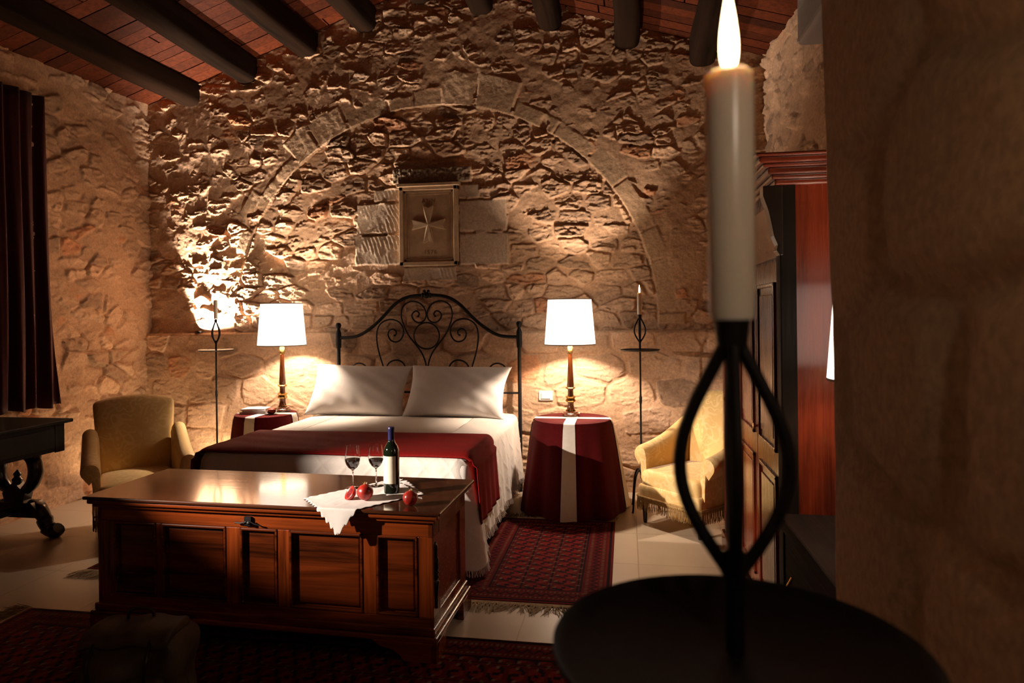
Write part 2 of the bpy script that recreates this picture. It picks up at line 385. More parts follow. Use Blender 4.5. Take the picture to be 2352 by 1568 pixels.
    roof = np.where(x < -1.66, 4.47-.333*(-1.66-x), 4.47-.311*(x+1.66))
    V[..., 2] = np.minimum(V[..., 2], roof)
    o = grid_obj('wall_back', V, c, STONE); struct(o)
wall_back()
# left wall, runs from (-4.465, 5.85) towards the camera, slightly splayed
def wall_left():
    ys = np.concatenate([np.arange(-1.5, 3.9, .05), np.arange(3.9, 5.93, .010)]); zs = np.arange(-.02, 3.62, .011); z, y = np.meshgrid(zs, ys, indexing='ij')
    h, c, _ = rubble(y, z, 71, .21, .12, .9, .75)
    h = np.where(y < 3.9, .01, h)
    X = -4.47-.037*(WY-y)
    V = np.stack([X+h, y, z], -1); struct(grid_obj('wall_left', V, c, STONE))
wall_left()
def wall_right():
    ys = np.concatenate([np.arange(1.2, 3.6, .05), np.arange(3.6, 5.93, .011)]); zs = np.arange(-.02, 3.72, .012); z, y = np.meshgrid(zs, ys, indexing='ij')
    h, c, _ = rubble(y, z, 91, .20, .12, .9, .8)
    h = np.where(y < 3.6, .01, h)
    X = 1.15+.054*(WY-y)
    V = np.stack([X-h, y, z], -1); struct(grid_obj('wall_right', V, c, STONE))
wall_right()
b = MB(); b.bb(-4.9, 1.9, -1.62, -1.5, 0, 4.6); struct(b.build('wall_front', PLAST))
b = MB(); b.bb(-4.95, 2.0, -1.6, 6.0, -.12, 0); struct(b.build('floor', TILE))
# near wall end (jamb of an opening) beside the camera, big soft-edged blocks
def wall_near():
    ys = np.arange(-.35, 1.01, .012); zs = np.arange(-.01, 4.02, .012); z, q = np.meshgrid(zs, ys, indexing='ij')
    edge = 1.48+.045*np.clip((z-1.4)/.55, 0, 1.3)+.010*(fbm(z*3, z*0, 3)-.5)
    y = -.35+(q+.35)/1.35*(edge+.35)
    yw = y+.06*(fbm(y*3, z*3, 7)-.5); zw = z+.06*(fbm(y*3, z*3, 9)-.5)
    F1, F2, idx, dx, dy = vor(yw, zw, .46, .30, 19, .6, True); st = ss(.0, .30, F2-F1)
    sp = np.clip((edge-y)/.35, 0, 1)
    h = .010*st+.016*idx[..., 1]*st+(fbm(y*8, z*8, 21)-.5)*.010+(fbm(y*2.5, z*2.5, 25)-.5)*.03
    c = np.array([.50, .33, .20])*(.90+.22*idx[..., 2:3])*(1-.12*(1-st[..., None])); c = c*(.82+.36*fbm(y*2.2, z*2.2, 77, 3)[..., None])
    rnd = np.clip(1-(edge-y)/.03, 0, 1); X = .41-h*sp+.012*rnd**2
    V = np.stack([X, y, z], -1)
    m_ = 14; t_ = np.linspace(.03, 1, m_)[None]; e = edge[:, -1:]; Xe = X[:, -1:]+t_*(1.5-X[:, -1:]); Ye = e+.004+0*t_; Ze = z[:, :1]+0*t_
    V = np.concatenate([V, np.stack([Xe, Ye, Ze], -1)], 1); C_ = np.concatenate([c, np.repeat(c[:, -1:], m_, 1)], 1)
    struct(grid_obj('wall_near', V, C_, STONE))
wall_near()

# ------------------------------------------------------------------ ceiling
def ceiling():
    vs = []; fs = []; cs = []; rs = random.Random(3)
    def slope(x0, z0, x1, z1):
        y = -1.6
        while y < 5.97:
            w = rs.uniform(.115, .14); y1 = min(y+w-.006, 5.99); tn = rs.uniform(.5, 1.3); c = (.085*tn, .018*tn, .005*tn)
            dz = rs.uniform(-.004, .004); o = len(vs)
            cut = rs.uniform(.25, .75)
            for (a, b_, f2) in ((0, cut-.002, 1), (cut+.002, 1, rs.uniform(.75, 1.2))):
                o = len(vs)
                for t_ in (a, b_):
                    xx = x0+(x1-x0)*t_; zz = z0+(z1-z0)*t_+dz
                    for yy in (y, y1):
                        for q in (0, .03): vs.append((xx, yy, zz+q)); cs.append((c[0]*f2, c[1]*f2, c[2]*f2, 1))
                fs.extend([tuple(o+i for i in f) for f in ((0, 2, 6, 4), (1, 5, 7, 3), (0, 4, 5, 1), (2, 3, 7, 6), (0, 1, 3, 2), (4, 6, 7, 5))])
            y += w
        o = len(vs)
        for xx, zz in ((x0, z0+.035), (x1, z1+.035)):
            for yy in (-1.62, 5.99): vs.append((xx, yy, zz)); cs.append((.02, .008, .004, 1))
        fs.append((o, o+1, o+3, o+2))
    slope(-4.85, 3.385, -1.66, 4.447); slope(-1.66, 4.447, 1.7, 3.405)
    me = bpy.data.meshes.new('ceiling'); me.from_pydata(vs, [], fs)
    ca = me.color_attributes.new('tone', 'FLOAT_COLOR', 'POINT'); ca.data.foreach_set('color', [k for c in cs for k in c]); me.materials.append(BOARD)
    o = bpy.data.objects.new('ceiling', me); COL.objects.link(o); struct(o)
ceiling()
names = ['ceiling beam nearest the left wall, above the red curtain', 'second dark ceiling beam from the left wall', 'third dark ceiling beam from the left wall',
         'fourth dark ceiling beam from the left wall, left of the ridge', 'dark ridge beam at the top of the ceiling, over the plaque', 'dark ceiling beam just right of the ridge beam',
         'second dark ceiling beam right of the ridge', 'third dark ceiling beam right of the ridge, left of the big candle flame', 'dark ceiling beam nearest the right wall, behind the big candle flame']
for i, xb in enumerate([-4.02, -3.43, -2.85, -2.29, -1.77, -1.205, -.61, .025, .64]):
    zc = 4.447-.333*(-1.66-xb) if xb < -1.66 else 4.447-.311*(xb+1.66)
    bt = 4.24 if i == 4 else zc-.205+(.02 if i == 0 else 0); top = zc+.012
    b = MB(); rs = random.Random(i*5+1); ny = 26; sec = []
    for k in range(16):
        a = pi+pi*k/15; sec.append((math.copysign(abs(cos(a))**.75, cos(a))*.100, .070*(1-abs(sin(a))**.8)))
    sec += [(.103, top-bt), (-.103, top-bt)]; n = len(sec)
    vs = []; fs = []; ph = [rs.uniform(0, 6) for _ in range(4)]
    for j in range(ny+1):
        y = -1.5+(5.9+1.5)*j/ny; wob = .008*sin(y*2.1+ph[0])+.005*sin(y*5+ph[1]); sc = 1+.05*sin(y*1.3+ph[2]); lift = .012*max(0, (y-5.75)/.12) if y > 5.75 else 0
        for (a, c) in sec: vs.append((xb+a*sc+wob, y, bt+c+.006*sin(y*3+ph[3])*(c < .1)))
    for j in range(ny):
        for k in range(n): q = (k+1) % n; fs.append((j*n+k, j*n+q, (j+1)*n+q, (j+1)*n+k))
    fs += [tuple(range(n)), tuple(ny*n+k for k in range(n))[::-1]]
    b.add(vs, fs); tag(b.build('ceiling_beam', BEAMW, smooth=True), names[i], 'beam', 'ceiling beams')

# ------------------------------------------------------------------ plaque
pl = thing('stone_plaque', 'framed carved stone plaque with a cross and 1576, in the wall above the bed', 'plaque', (-1.704, WY-.02, 1.93))
b = MB(); b.bb(-.235, .235, -.022, .02, 0, .70); b.build('slab', CARVE, pl, bevel=.003)
b = MB()
for (w0, w1, y) in ((.265, .228, .050), (.228, .204, .036), (.204, .188, .028)):
    z0, z1 = .35-w0-.085, .35+w0+.085
    for (a, c, q, r_) in ((-w0, w0, z0, z0+(w0-w1)), (-w0, w0, z1-(w0-w1), z1), (-w0, -w1, z0, z1), (w1, w0, z0, z1)):
        b.bb(a, c, -y, 0, q, r_)
b.bb(-.285, .285, -.062, 0, .695, .725)
b.build('frame', CARVE, pl, bevel=.004)
b = MB(); W = .045; n = .019; L = .152; k = .020
arms = []
for q in range(4):
    a = q*pi/2
    for (px, pz) in ((n, n), (W, L), (0, L-k), (-W, L)): arms.append((px*cos(a)-pz*sin(a), px*sin(a)+pz*cos(a)))
pts = [(x, z*(1.08 if abs(z) > abs(x) else 1)+.36) for x, z in arms]
# triangulated from the middle
vs = [(0, -.054, .36)]+[(x, -.050, z) for x, z in pts]+[(x, -.018, z) for x, z in pts]; m_ = len(pts)
fs = [(0, 1+i, 1+(i+1) % m_) for i in range(m_)]+[(1+i, 1+m_+i, 1+m_+(i+1) % m_, 1+(i+1) % m_) for i in range(m_)]
b.add(vs, fs); b.build('cross_relief', CARVE, pl)
def text_mesh(name, s, size, mat, parent, loc, rot=(pi/2, 0, 0), ext=.002):
    cu = bpy.data.curves.new(name, 'FONT'); cu.body = s; cu.size = size; cu.extrude = ext; cu.align_x = 'CENTER'; cu.align_y = 'CENTER'; cu.space_character = 1.25
    to = bpy.data.objects.new('tmp', cu); me = bpy.data.meshes.new_from_object(to); bpy.data.objects.remove(to); me.name = name
    me.materials.append(mat); o = bpy.data.objects.new(name, me); COL.objects.link(o); o.parent = parent; o.location = loc; o.rotation_euler = rot; return o
text_mesh('inscription', 'ANN', .05, GRIME, pl, (0, -.0225, .572)); text_mesh('inscription', '1576', .05, GRIME, pl, (.01, -.0225, .118))

# ------------------------------------------------------------------ light switch
sw = thing('light_switch', 'white two-button light switch on the wall between bed and right table', 'switch', (-.682, 5.765, .80))
b = MB(); b.rbox((.060, .008, .042), .006, 6); b.build('plate', SWITCH, sw, True)
b = MB(); b.box((0, -.010, 0), (.078, .008, .050)); b.build('button', SWITCH, sw, bevel=.002)

# ------------------------------------------------------------------ bed
BX, HY = -1.70, 5.69
bed = thing('bed', 'double bed with black wrought-iron scrolled headboard against the stone wall', 'bed', (BX, 4.75, 0))
hb = lambda px, py: ((px-783)*.001193, HY-4.75, 1.667-(py-910)*.001193)
b = MB()
rail = [(112, 1215), (200, 1212), (260, 1200), (320, 1170), (380, 1128), (430, 1085), (480, 1035), (530, 985), (590, 942), (650, 920), (715, 911), (783, 909)]
rp_ = [hb(*p) for p in rail]; rp_ += [(-p[0], p[1], p[2]) for p in rp_[-2::-1]]
b.tube(cr(rp_, 5), .0145, 12); b.build('top_rail', IRON, bed, True)
b = MB(); M_ = Mloc(0, HY-4.75, 1.668, ry=pi/2)
b.lathe([(0, -.042), (.020, -.040), (.024, -.032), (.017, -.024), (.024, -.014), (.029, 0), (.024, .014), (.017, .024), (.024, .032), (.020, .040), (0, .042)], 16, M_)
for s_ in (-1, 1): b.lathe([(0, 0), (.012, .004), (.015, .012), (.010, .022), (0, .026)], 10, Mloc(s_*.018, HY-4.75, 1.69))
b.build('crest_knot', IRON, bed, True)
def scroll(pts, nm, r=.0068):
    for s_ in (1, -1):
        b = MB(); q = [(s_*p[0], p[1], p[2]) for p in (hb(*k) for k in pts)]; c = cr(q, 7); b.tube(c, r, 8); e = c[-1]
        b.lathe([(0, -.010), (.008, -.007), (.011, 0), (.008, .007), (0, .010)], 10, Mloc(e[0], e[1], e[2]))
        b.build(nm, IRON, bed, True)
scroll([(782, 1530), (781, 1480), (772, 1400), (745, 1330), (700, 1268), (650, 1205), (612, 1130), (592, 1055), (604, 995), (640, 962), (690, 953), (740, 972), (772, 1015), (778, 1060), (760, 1095), (722, 1108), (688, 1090), (672, 1056), (688, 1030), (712, 1025), (728, 1044), (720, 1062)], 'scroll')
scroll([(470, 1560), (462, 1480), (448, 1420), (425, 1345), (408, 1270), (403, 1190), (420, 1130), (460, 1095), (515, 1083), (570, 1100), (604, 1145), (604, 1195), (580, 1235), (545, 1247), (508, 1232), (490, 1195), (500, 1165), (525, 1154), (548, 1166), (552, 1188), (540, 1200)], 'scroll')
scroll([(462, 1500), (468, 1450), (490, 1405), (530, 1382), (575, 1383), (608, 1408), (620, 1445), (606, 1472), (580, 1478), (558, 1458), (560, 1438), (576, 1432)], 'scroll')
scroll([(205, 1520), (200, 1460), (218, 1420), (262, 1402), (305, 1415), (330, 1455), (325, 1520), (300, 1570), (250, 1600), (225, 1590)], 'scroll')
b = MB(); b.tube([Vector(hb(783, 1203))+Vector((.1135*cos(a), -.006, .1135*sin(a))) for a in [2*pi*i/40 for i in range(40)]], .0068, 8, closed=True); b.build('ring', IRON, bed, True)
b = MB(); b.tube([(-.81, .94, .83), (.81, .94, .83)], .009, 8); b.build('cross_rail', IRON, bed, True)
for s_ in (-1, 1):
    b = MB(); b.lathe([(.016, 0), (.016, 1.21), (.022, 1.215), (.024, 1.24), (.024, 1.345), (.019, 1.36), (.014, 1.375), (.012, 1.385), (.019, 1.392), (.024, 1.408), (.024, 1.420), (.017, 1.434), (0, 1.438)], 18, Mloc(s_*.807, .94, 0)); b.build('post', IRON, bed, True)
b = MB(); b.rbox((.80, .92, .145), .05, 10, M=Mloc(0, -.02, .495)); b.build('mattress', WHITEC, bed, True)
b = MB(); b.bb(-.80, .80, -.93, .92, .24, .35); b.build('base', EBONY, bed, bevel=.006)
for (sx, sy) in ((-1, -1), (1, -1), (-1, 1), (1, 1)):
    b = MB(); b.lathe([(.025, 0), (.03, .02), (.028, .245)], 12, Mloc(sx*.7, sy*.84-.02, 0)); b.build('leg', EBONY_V, bed, True)

# bedspread: top plus drop on three sides, worked as one cloth over a rounded footprint
CX0, CX1, CY0, CY1 = -2.62, -.90, 3.81, 5.60; ZT = .668
def cloth_drop():
    rc = .10; pts = []     # outline left side -> foot -> right side with (point, normal, hem length, flare)
    def seg(p, q, n, m_):
        for i in range(m_): t_ = i/m_; pts.append(((p[0]+(q[0]-p[0])*t_, p[1]+(q[1]-p[1])*t_), n))
    seg((CX0, CY1), (CX0, CY0+rc), (-1, 0), 150)
    for i in range(24): a = pi+pi/2*i/24; pts.append(((CX0+rc+rc*cos(a), CY0+rc+rc*sin(a)), (cos(a), sin(a))))
    seg((CX0+rc, CY0), (CX1-rc, CY0), (0, -1), 170)
    for i in range(24): a = -pi/2+pi/2*i/24; pts.append(((CX1-rc+rc*cos(a), CY0+rc+rc*sin(a)), (cos(a), sin(a))))
    seg((CX1, CY0+rc), (CX1, CY1), (1, 0), 150)
    return pts
outl = cloth_drop(); NO = len(outl)
def corner_w(i):
    d = min(abs(i-(150+24+170+12)), 999); d2 = abs(i-162); return math.exp(-(d/13)**2), math.exp(-(d2/14)**2)
def drop_pt(i, t_, extra=0):
    (px, py), (nx, ny) = outl[i]; c1, c2 = corner_w(i); side = 1 if i > NO-151 else 0
    L = .545+(.10)*max(c1, c2)-(.0 if not side else .0)
    fl = .028+.10*c1+.06*c2+.018*side
    wave = (.010*sin(i*.21)+.007*sin(i*.47+1))*t_*(1-.3*max(c1, c2))
    s_ = t_*L; r = .055
    if s_ < r*1.4: a = s_/r; off = r*sin(min(a, pi/2)); dz = r*(1-cos(min(a, pi/2)))
    else: off = r; dz = r+(s_-r*pi/2)
    off = min(off, r)+fl*max(0, (s_-.06))/L*1.1+wave+extra
    z = ZT-dz
    return Vector((px+nx*(off-.055), py+ny*(off-.055), max(z, .02)))
def spread():
    rows = 78; V = []; C_ = []
    for j in range(rows+1):
        V.append([drop_pt(i, j/rows) for i in range(NO)])
    V = np.array([[tuple(p) for p in r] for r in V])
    # woven diamonds stand slightly proud
    s_ = np.arange(NO)[None]*.0108; q = np.arange(rows+1)[:, None]*.0078
    def dia(a, b_, P_=.19):
        u = np.abs(((a+b_)/P_) % 1-.5)*2; v = np.abs(((a-b_)/P_) % 1-.5)*2; return np.maximum(ss(.80, .92, u), ss(.80, .92, v))
    d = dia(s_, q)*(.6+.4*np.sin((s_-q)*260)); nrm = np.array([o[1] for o in outl]); 
    V[..., 0] += nrm[:, 0]*.0035*d; V[..., 1] += nrm[:, 1]*.0035*d
    o1 = grid_obj('bedspread', V, None, LACE)
    # top sheet of the cloth, joined to the same mesh
    n = 110; xs = np.linspace(CX0-.055+.0, CX1+.055, n)
    bm = bmesh.new(); bm.from_mesh(o1.data); bm.verts.ensure_lookup_table()
    top = [bm.verts[i] for i in range(NO)]; cen = []
    rings = 20; prev = top
    for k in range(1, rings+1):
        f = k/rings; cur = []
        for i in range(NO):
            p = V[0, i]; tx = min(max(p[0], CX0+.30), CX1-.30); ty = min(max(p[1], CY0+.35), 5.58)
            x = p[0]+(tx-p[0])*f; y = p[1]+(ty-p[1])*f; z = ZT+.012*sin(min(1, f*1.5)*pi/2)+.002*sin(x*23)*sin(y*19)
            cur.append(bm.verts.new((x, y, z)))
        for i in range(NO-1):
            try: bm.faces.new((prev[i], prev[i+1], cur[i+1], cur[i]))
            except ValueError: pass
        prev = cur
    xa, xb_, ya, yb = CX0+.30, CX1-.30, CY0+.35, 5.58
    q = [bm.verts.new(p) for p in ((xa-.002, ya-.002, ZT+.0118), (xb_+.002, ya-.002, ZT+.0118), (xb_+.002, yb+.01, ZT+.0118), (xa-.002, yb+.01, ZT+.0118))]; bm.faces.new(q)
    bmesh.ops.recalc_face_normals(bm, faces=bm.faces); bm.to_mesh(o1.data); bm.free(); o1.data.shade_smooth()
    md = o1.modifiers.new('cloth', 'SOLIDIFY'); md.thickness = .004; md.offset = -1
    tag(o1, 'cream woven bedspread with diamond pattern draped over the double bed', 'bedspread')
    # knotted hem fringe
    f = MB(); rs = random.Random(4)
    for i in range(0, NO-1):
        for h_ in (0, .5):
            a = drop_pt(i, 1.0); b_ = drop_pt(min(i+1, NO-1), 1.0); p = a.lerp(b_, h_); (nx, ny) = outl[i][1]
            L = .032; zz = max(p.z-L, .004); w = .0024
            tip = Vector((p.x+nx*rs.uniform(0, .02)-ny*rs.uniform(-.008, .008), p.y+ny*rs.uniform(0, .02)+nx*rs.uniform(-.008, .008), zz))
            f.tube([p+Vector((0, 0, .004)), p.lerp(tip, .5)+Vector((rs.uniform(-.003, .003), rs.uniform(-.003, .003), 0)), tip], w, 3)
    fo = f.build('hem_fringe', LACE, o1, fixn=False)
    return o1
spread()
# red throw across the foot of the bed
def throw():
    V = []; y0, y1 = 3.835, 4.50; nv = 40
    off = .0075
    for j in range(nv+1):
        v = j/nv; row = []; yy = y0+(y1-y0)*v
        for i in range(0, 181):
            s_ = -1.28+2.56*i/180     # distance along the width from the middle
            hw = .865; r = .06; cx = (CX0+CX1)/2; a = abs(s_); sg = 1 if s_ > 0 else -1
            drop = 0; x = a; z = ZT+.012+off
            if a > hw-r:
                q = a-(hw-r)
                if q < r*pi/2: x = hw-r+r*sin(q/r); drop = r*(1-cos(q/r))
                else: x = hw+(.020+.06*(q-r*pi/2)) ; drop = r+(q-r*pi/2)
                x += off+.006
            if sg > 0: drop_max = .40
            else: drop_max = .36
            drop = min(drop, drop_max)
            fr = max(0, 1-v*14); z2 = z-drop
            yk = yy+(.012*sin(s_*5))*0-(.045 if drop > .1 else .045*(drop/.1))*v*2.2
            if a <= hw and v < .12: z2 -= .018*(1-v/.12)**2
            x += .006*sin(yy*38)*(drop/.4)
            z2 += .0025*sin(s_*9+yy*13)*sin(yy*21)
            row.append((cx+sg*x, yk, z2))
        V.append(row)
    o = grid_obj('bed_throw', np.array(V), None, THROW); md = o.modifiers.new('cloth', 'SOLIDIFY'); md.thickness = .006; md.offset = 1
    tag(o, 'dark red throw laid across the foot of the bed', 'throw')
throw()
# pillows
def pillow(name, label, cx, cy, cz, rx, ry, rz, a=.43, h=.27, c=.105, seed=0, sag=None):
    b = MB(); n = 44
    def f(sgn):
        def g(u, v):
            U = 2*u-1; Vv = 2*v-1
            x = a*U*(1-.075*(1-Vv*Vv)**.9); z = h*Vv*(1-.10*(1-U*U)**.9)
            k = max(0, (1-U**2))**.42*max(0, (1-Vv**2))**.42
            y = sgn*c*k
            wr = .006*sin(U*19+seed+3*Vv)*max(0, -Vv)**2*k+.004*sin((U+Vv)*11+seed)*k
            y += wr-.012*max(0, -Vv-.3)*k*0
            p = Vector((x, y, z))
            if sag and U > .55 and Vv > .3: t_ = (U-.55)/.45*(Vv-.3)/.7; p += Vector((.03*t_, -.07*t_, -.045*t_))
            return p
        return g
    b.grid(f(-1), n, n); b.grid(f(1), n, n)
    o = b.build(name, WHITEC, None, True, autos=False); 
    bm = bmesh.new(); bm.from_mesh(o.data); bmesh.ops.remove_doubles(bm, verts=bm.verts, dist=.0004); bmesh.ops.recalc_face_normals(bm, faces=bm.faces); bm.to_mesh(o.data); bm.free(); o.data.shade_smooth()
    o.location = (cx, cy, cz); o.rotation_euler = (rx, ry, rz); return tag(o, label, 'pillow', 'pillows against the headboard')
pillow('pillow', 'white pillow leaning on the left half of the iron headboard', -2.222, 5.44, .872, radians(-33), radians(1.5), radians(2), seed=1, a=.425, h=.245)
pillow('pillow', 'white pillow leaning on the right half of the headboard, its upper corner slumping', -1.375, 5.42, .868, radians(-34), radians(.5), radians(-2), seed=3, a=.425, h=.245, sag=True)

# ------------------------------------------------------------------ round bedside tables and cloths
def skirt(name, label, cx, cy, R0, R1, zt, seed, grp):
    th = thing(name, label, 'tablecloth', (cx, cy, 0), 0, grp)
    rs = random.Random(seed); ph = [rs.uniform(0, 6) for _ in range(4)]
    def pt(a, t_, off=0):
        fold = (sin(a*7+ph[0])+.6*sin(a*12+ph[1])+.4*sin(a*17+ph[2]))
        r = R0+(R1-R0)*t_**.85+.020*fold*t_**1.1; z = zt-t_*(zt-.012)
        if t_ < .04: r = R0-.006*(1-t_/.04); 
        return Vector(((r+off)*cos(a), (r+off)*sin(a), z))
    b = MB(); b.lathe([(0, zt+.004), (R0*.5, zt+.004), (R0-.008, zt+.003), (R0-.006, zt)], 160)
    b.grid(lambda u, v: pt(2*pi*u, v), 160, 40); b.build('cloth', REDC, th, True, autos=False, fixn=False)
    for ax, half in ((pi/2, .042), (0, .042)):
        b = MB()
        # strip over the top and down both sides
        def st(u, v, ax=ax, half=half):
            s_ = (u-.5)*2; tot = R0+.66; d = s_*tot; w = (v-.5)*2*half
            if abs(d) <= R0: x, y, z = d, w, zt+.0065; rr = sqrt(x*x+y*y)
            else:
                sg = 1 if d > 0 else -1; t_ = min(1, (abs(d)-R0)/.655); aa = math.asin(max(-1, min(1, w*sg/R0)))+(0 if sg > 0 else pi)
                p = pt(aa+ax, t_, .006); return p
            ca, sa = cos(ax), sin(ax); return Vector((x*ca-y*sa, x*sa+y*ca, z+(.0015 if ax else 0)))
        b.grid(st, 140, 5); o = b.build('cloth_band', BANDC, th, True, autos=False); 
    return th
skirt('tablecloth', 'floor-length dark red cloth with white cross bands over the table right of the bed', -.42, 5.27, .30, .405, .685, 1, 'red cloths on the round bedside tables')
skirt('tablecloth', 'dark red cloth with white cross bands over the table left of the bed', -2.985, 5.30, .255, .31, .685, 2, 'red cloths on the round bedside tables')

# ------------------------------------------------------------------ table lamps
def table_lamp(label, loc, rz=0, grp='lit table lamps'):
    L = thing('table_lamp', label, 'lamp', loc, rz, grp)
    b = MB(); b.lathe([(.060, 0), (.066, .004), (.066, .020), (.058, .026), (.058, .034), (.040, .040), (0, .040)], 28); b.build('base', LAMPW, L, True)
    for pr in ([(.034, .040), (.040, .044), (.036, .050)], [(.026, .108), (.038, .112), (.042, .120), (.036, .130), (.032, .138), (.040, .144), (.042, .150), (.030, .158)], [(.022, .208), (.036, .213), (.040, .219), (.034, .225), (.022, .228)]):
        b = MB(); b.lathe(pr, 24); b.build('brass_ring', BRASS, L, True)
    b = MB(); b.lathe([(.034, .048), (.030, .056), (.026, .075), (.024, .095), (.028, .112), (.026, .140), (.024, .156), (.022, .175), (.022, .2), (.026, .212), (.025, .228), (.028, .236), (.024, .30), (.019, .40), (.0155, .484)], 24); b.build('column', LAMPW, L, True)
    b = MB(); b.lathe([(.017, .484), (.021, .488), (.021, .540), (.017, .545), (.017, .60), (0, .60)], 20); b.build('socket', BRASS, L, True)
    b = MB(); z0, z1 = .557, .916; r0, r1 = .200, .170
    b.lathe([(r0, z0), (r1, z1), (r1-.003, z1), (r0-.003, z0), (r0, z0)], 56); sh = b.build('shade', SHADE, L, True)
    b = MB(); b.lathe([(r0+.001, z0-.001), (r0+.001, z0+.007), (r0-.004, z0+.007), (r0-.004, z0-.001), (r0+.001, z0-.001)], 56); b.build('shade_trim', SHADE_TRIM, sh, True); b = MB(); b.lathe([(r1+.001, z1-.006), (r1+.001, z1+.001), (r1-.004, z1+.001), (r1-.004, z1-.006), (r1+.001, z1-.006)], 56); b.build('shade_trim', SHADE_TRIM, sh, True)
    b = MB()
    for k in range(3):
        a = k*2*pi/3; b.tube([(.0, 0, .60), (.0+.05*cos(a), .05*sin(a), .68), ((r1-.003)*cos(a)*.98, (r1-.003)*sin(a)*.98, z1-.02)], .0015, 5)
    b.build('shade_carrier', BRASS, L, True)
    li = bpy.data.lights.new('bulb', 'POINT'); li.energy = 30; li.color = (1, .77, .585); li.shadow_soft_size = .028
    o = bpy.data.objects.new('bulb', li); COL.objects.link(o); o.parent = L; o.location = (0, 0, .70)
    return L, li
LR, liR = table_lamp('lit table lamp with cream shade on the cloth-covered table right of the bed', (-.438, 5.36, .694))
LL, liL = table_lamp('lit table lamp with cream shade on the cloth-covered table left of the bed', (-2.889, 5.40, .694), .7)
LT, liT = table_lamp('lit table lamp mostly hidden by the near wall, on the black trunk', (.885, 2.50, .700), .3)
liR.energy = 85; liL.energy = 85; liT.energy = 8

# ------------------------------------------------------------------ books and bowl on left table
for k, (dx, dy, dz, rz_, w) in enumerate([(0, 0, 0, .10, .22), (.012, .006, .013, .02, .20), (-.006, .004, .024, .16, .20)]):
    b = MB(); b.grid(lambda u, v: Vector(((u-.5)*w, (v-.5)*.15, .0055+.003*sin(u*pi))), 12, 2); b.bb(-w/2, w/2, -.075, .075, -.0055, .0055)
    o = b.build('magazine', PAPER, None, loc=(-3.075+dx, 5.30+dy, .7015+dz), rz=rz_)
    tag(o, ['lowest magazine of the small pile on the left bedside table', 'middle magazine of the small pile on the left bedside table', 'top magazine of the pile beside the left bedside lamp'][k], 'magazine', 'magazines on the left table')
bw = thing('small_bowl', 'little wooden bowl with a red rim in front of the left bedside lamp', 'bowl', (-2.905, 5.245, .6945))
b = MB(); b.lathe([(.018, 0), (.030, .006), (.046, .024), (.050, .040), (.047, .040), (.040, .024), (.02, .010), (0, .008)], 24); b.build('bowl_body', LAMPW, bw, True)
b = MB(); b.lathe([(0, .010), (.032, .014), (.030, .034), (.016, .044), (0, .045)], 18); b.build('red_candle', POM, bw, True)

# ------------------------------------------------------------------ wrought-iron candle stands
def candle_stand(label, loc, rz, lift=0):
    s_ = thing('candle_stand', label, 'candle stand', loc, rz, 'wrought-iron candle stands')
    b = MB(); b.lathe([(.0075, .24), (.0075, .80), (.011, .82), (.011, .85), (.0075, .87), (.0075, 1.27+lift), (.011, 1.275+lift), (.011, 1.29+lift), (0, 1.30+lift)], 12); b.build('stem', IRON, s_, True)
    b = MB(); b.lathe([(0, 1.206+lift), (.135, 1.206+lift), (.147, 1.214+lift), (.147, 1.218+lift), (.138, 1.211+lift), (0, 1.211+lift)], 72); b.build('drip_tray', IRON, s_, True)
    for k in range(4):
        a = k*pi/2+.35; b = MB(); q = []
        for i in range(25):
            t_ = i/24; r = .038*sin(pi*t_**.88)**1.2+.004 if t_ < 1 else .004; q.append((r*cos(a), r*sin(a), 1.275+lift+.19*t_))
        b.tube(q, .0056, 8); b.build('cage_wire', IRON, s_, True)
    b = MB(); b.lathe([(0, 1.455+lift), (.010, 1.455+lift), (.0125, 1.462+lift), (.0145, 1.482+lift), (.011, 1.482+lift), (0, 1.476+lift)], 16); b.build('candle_cup', IRON, s_, True)
    for k in range(3):
        a = k*2*pi/3+.5; b = MB()
        q = cr([(0.0, 0, .26), (.02, 0, .30), (.06, 0, .295), (.095, 0, .24), (.115, 0, .14), (.13, 0, .03), (.14, 0, .007)], 6)
        b.tube([(p[0]*cos(a), p[0]*sin(a), p[2]) for p in q], .0075, 8); b.build('leg', IRON, s_, True)
    return s_
def candle(label, loc, lit, grp='ivory candles', r=.0178, h=.20, fl=1.0, e=1.0):
    c = thing('candle', label, 'candle', loc, 0, grp)
    b = MB(); b.lathe([(.0165, 0), (r, .004), (r+.0008, h*.5), (r+.0012, h-.012), (r+.0005, h-.003), (r-.003, h), (r*.55, h-.003), (0, h-.006)], 40, fx=lambda a, z: 1+.012*sin(a*3+z*20)*(z > h*.8)); b.build('wax', WAX, c, True)
    b = MB(); b.tube([(0, 0, h-.008), (.0006, 0, h+.004), (.002, 0, h+.009)], .0009, 6); b.build('wick', WICK, c, True)
    if lit:
        b = MB(); H_ = .072*fl; pr = []
        for i in range(22):
            t_ = i/21; rr = .0076*fl*(sin(pi*min(1, t_**.56))**.85)*(1-.10*t_) if 0 < t_ < 1 else 0
            pr.append((max(rr, 0.00001 if i in (0, 21) else .0004), h-.001+H_*t_))
        b.lathe(pr, 20); f = b.build('flame', FLAME, c, True, autos=False)
        li = bpy.data.lights.new('flame_light', 'POINT'); li.energy = e; li.color = (1, .66, .40); li.shadow_soft_size = .006
        o = bpy.data.objects.new('flame_light', li); COL.objects.link(o); o.parent = c; o.location = (0, 0, h+.045)
    return c
candle_stand('tall iron candle stand right of the bed, beside the right armchair', (.10, 5.27, 0), -.5)
candle('lit ivory candle on the iron stand right of the bed', (.10, 5.27, 1.483), True, e=.35, h=.165, r=.0165, fl=.85)
candle_stand('tall iron candle stand between left armchair and left table', (-3.515, 5.42, 0), .9)
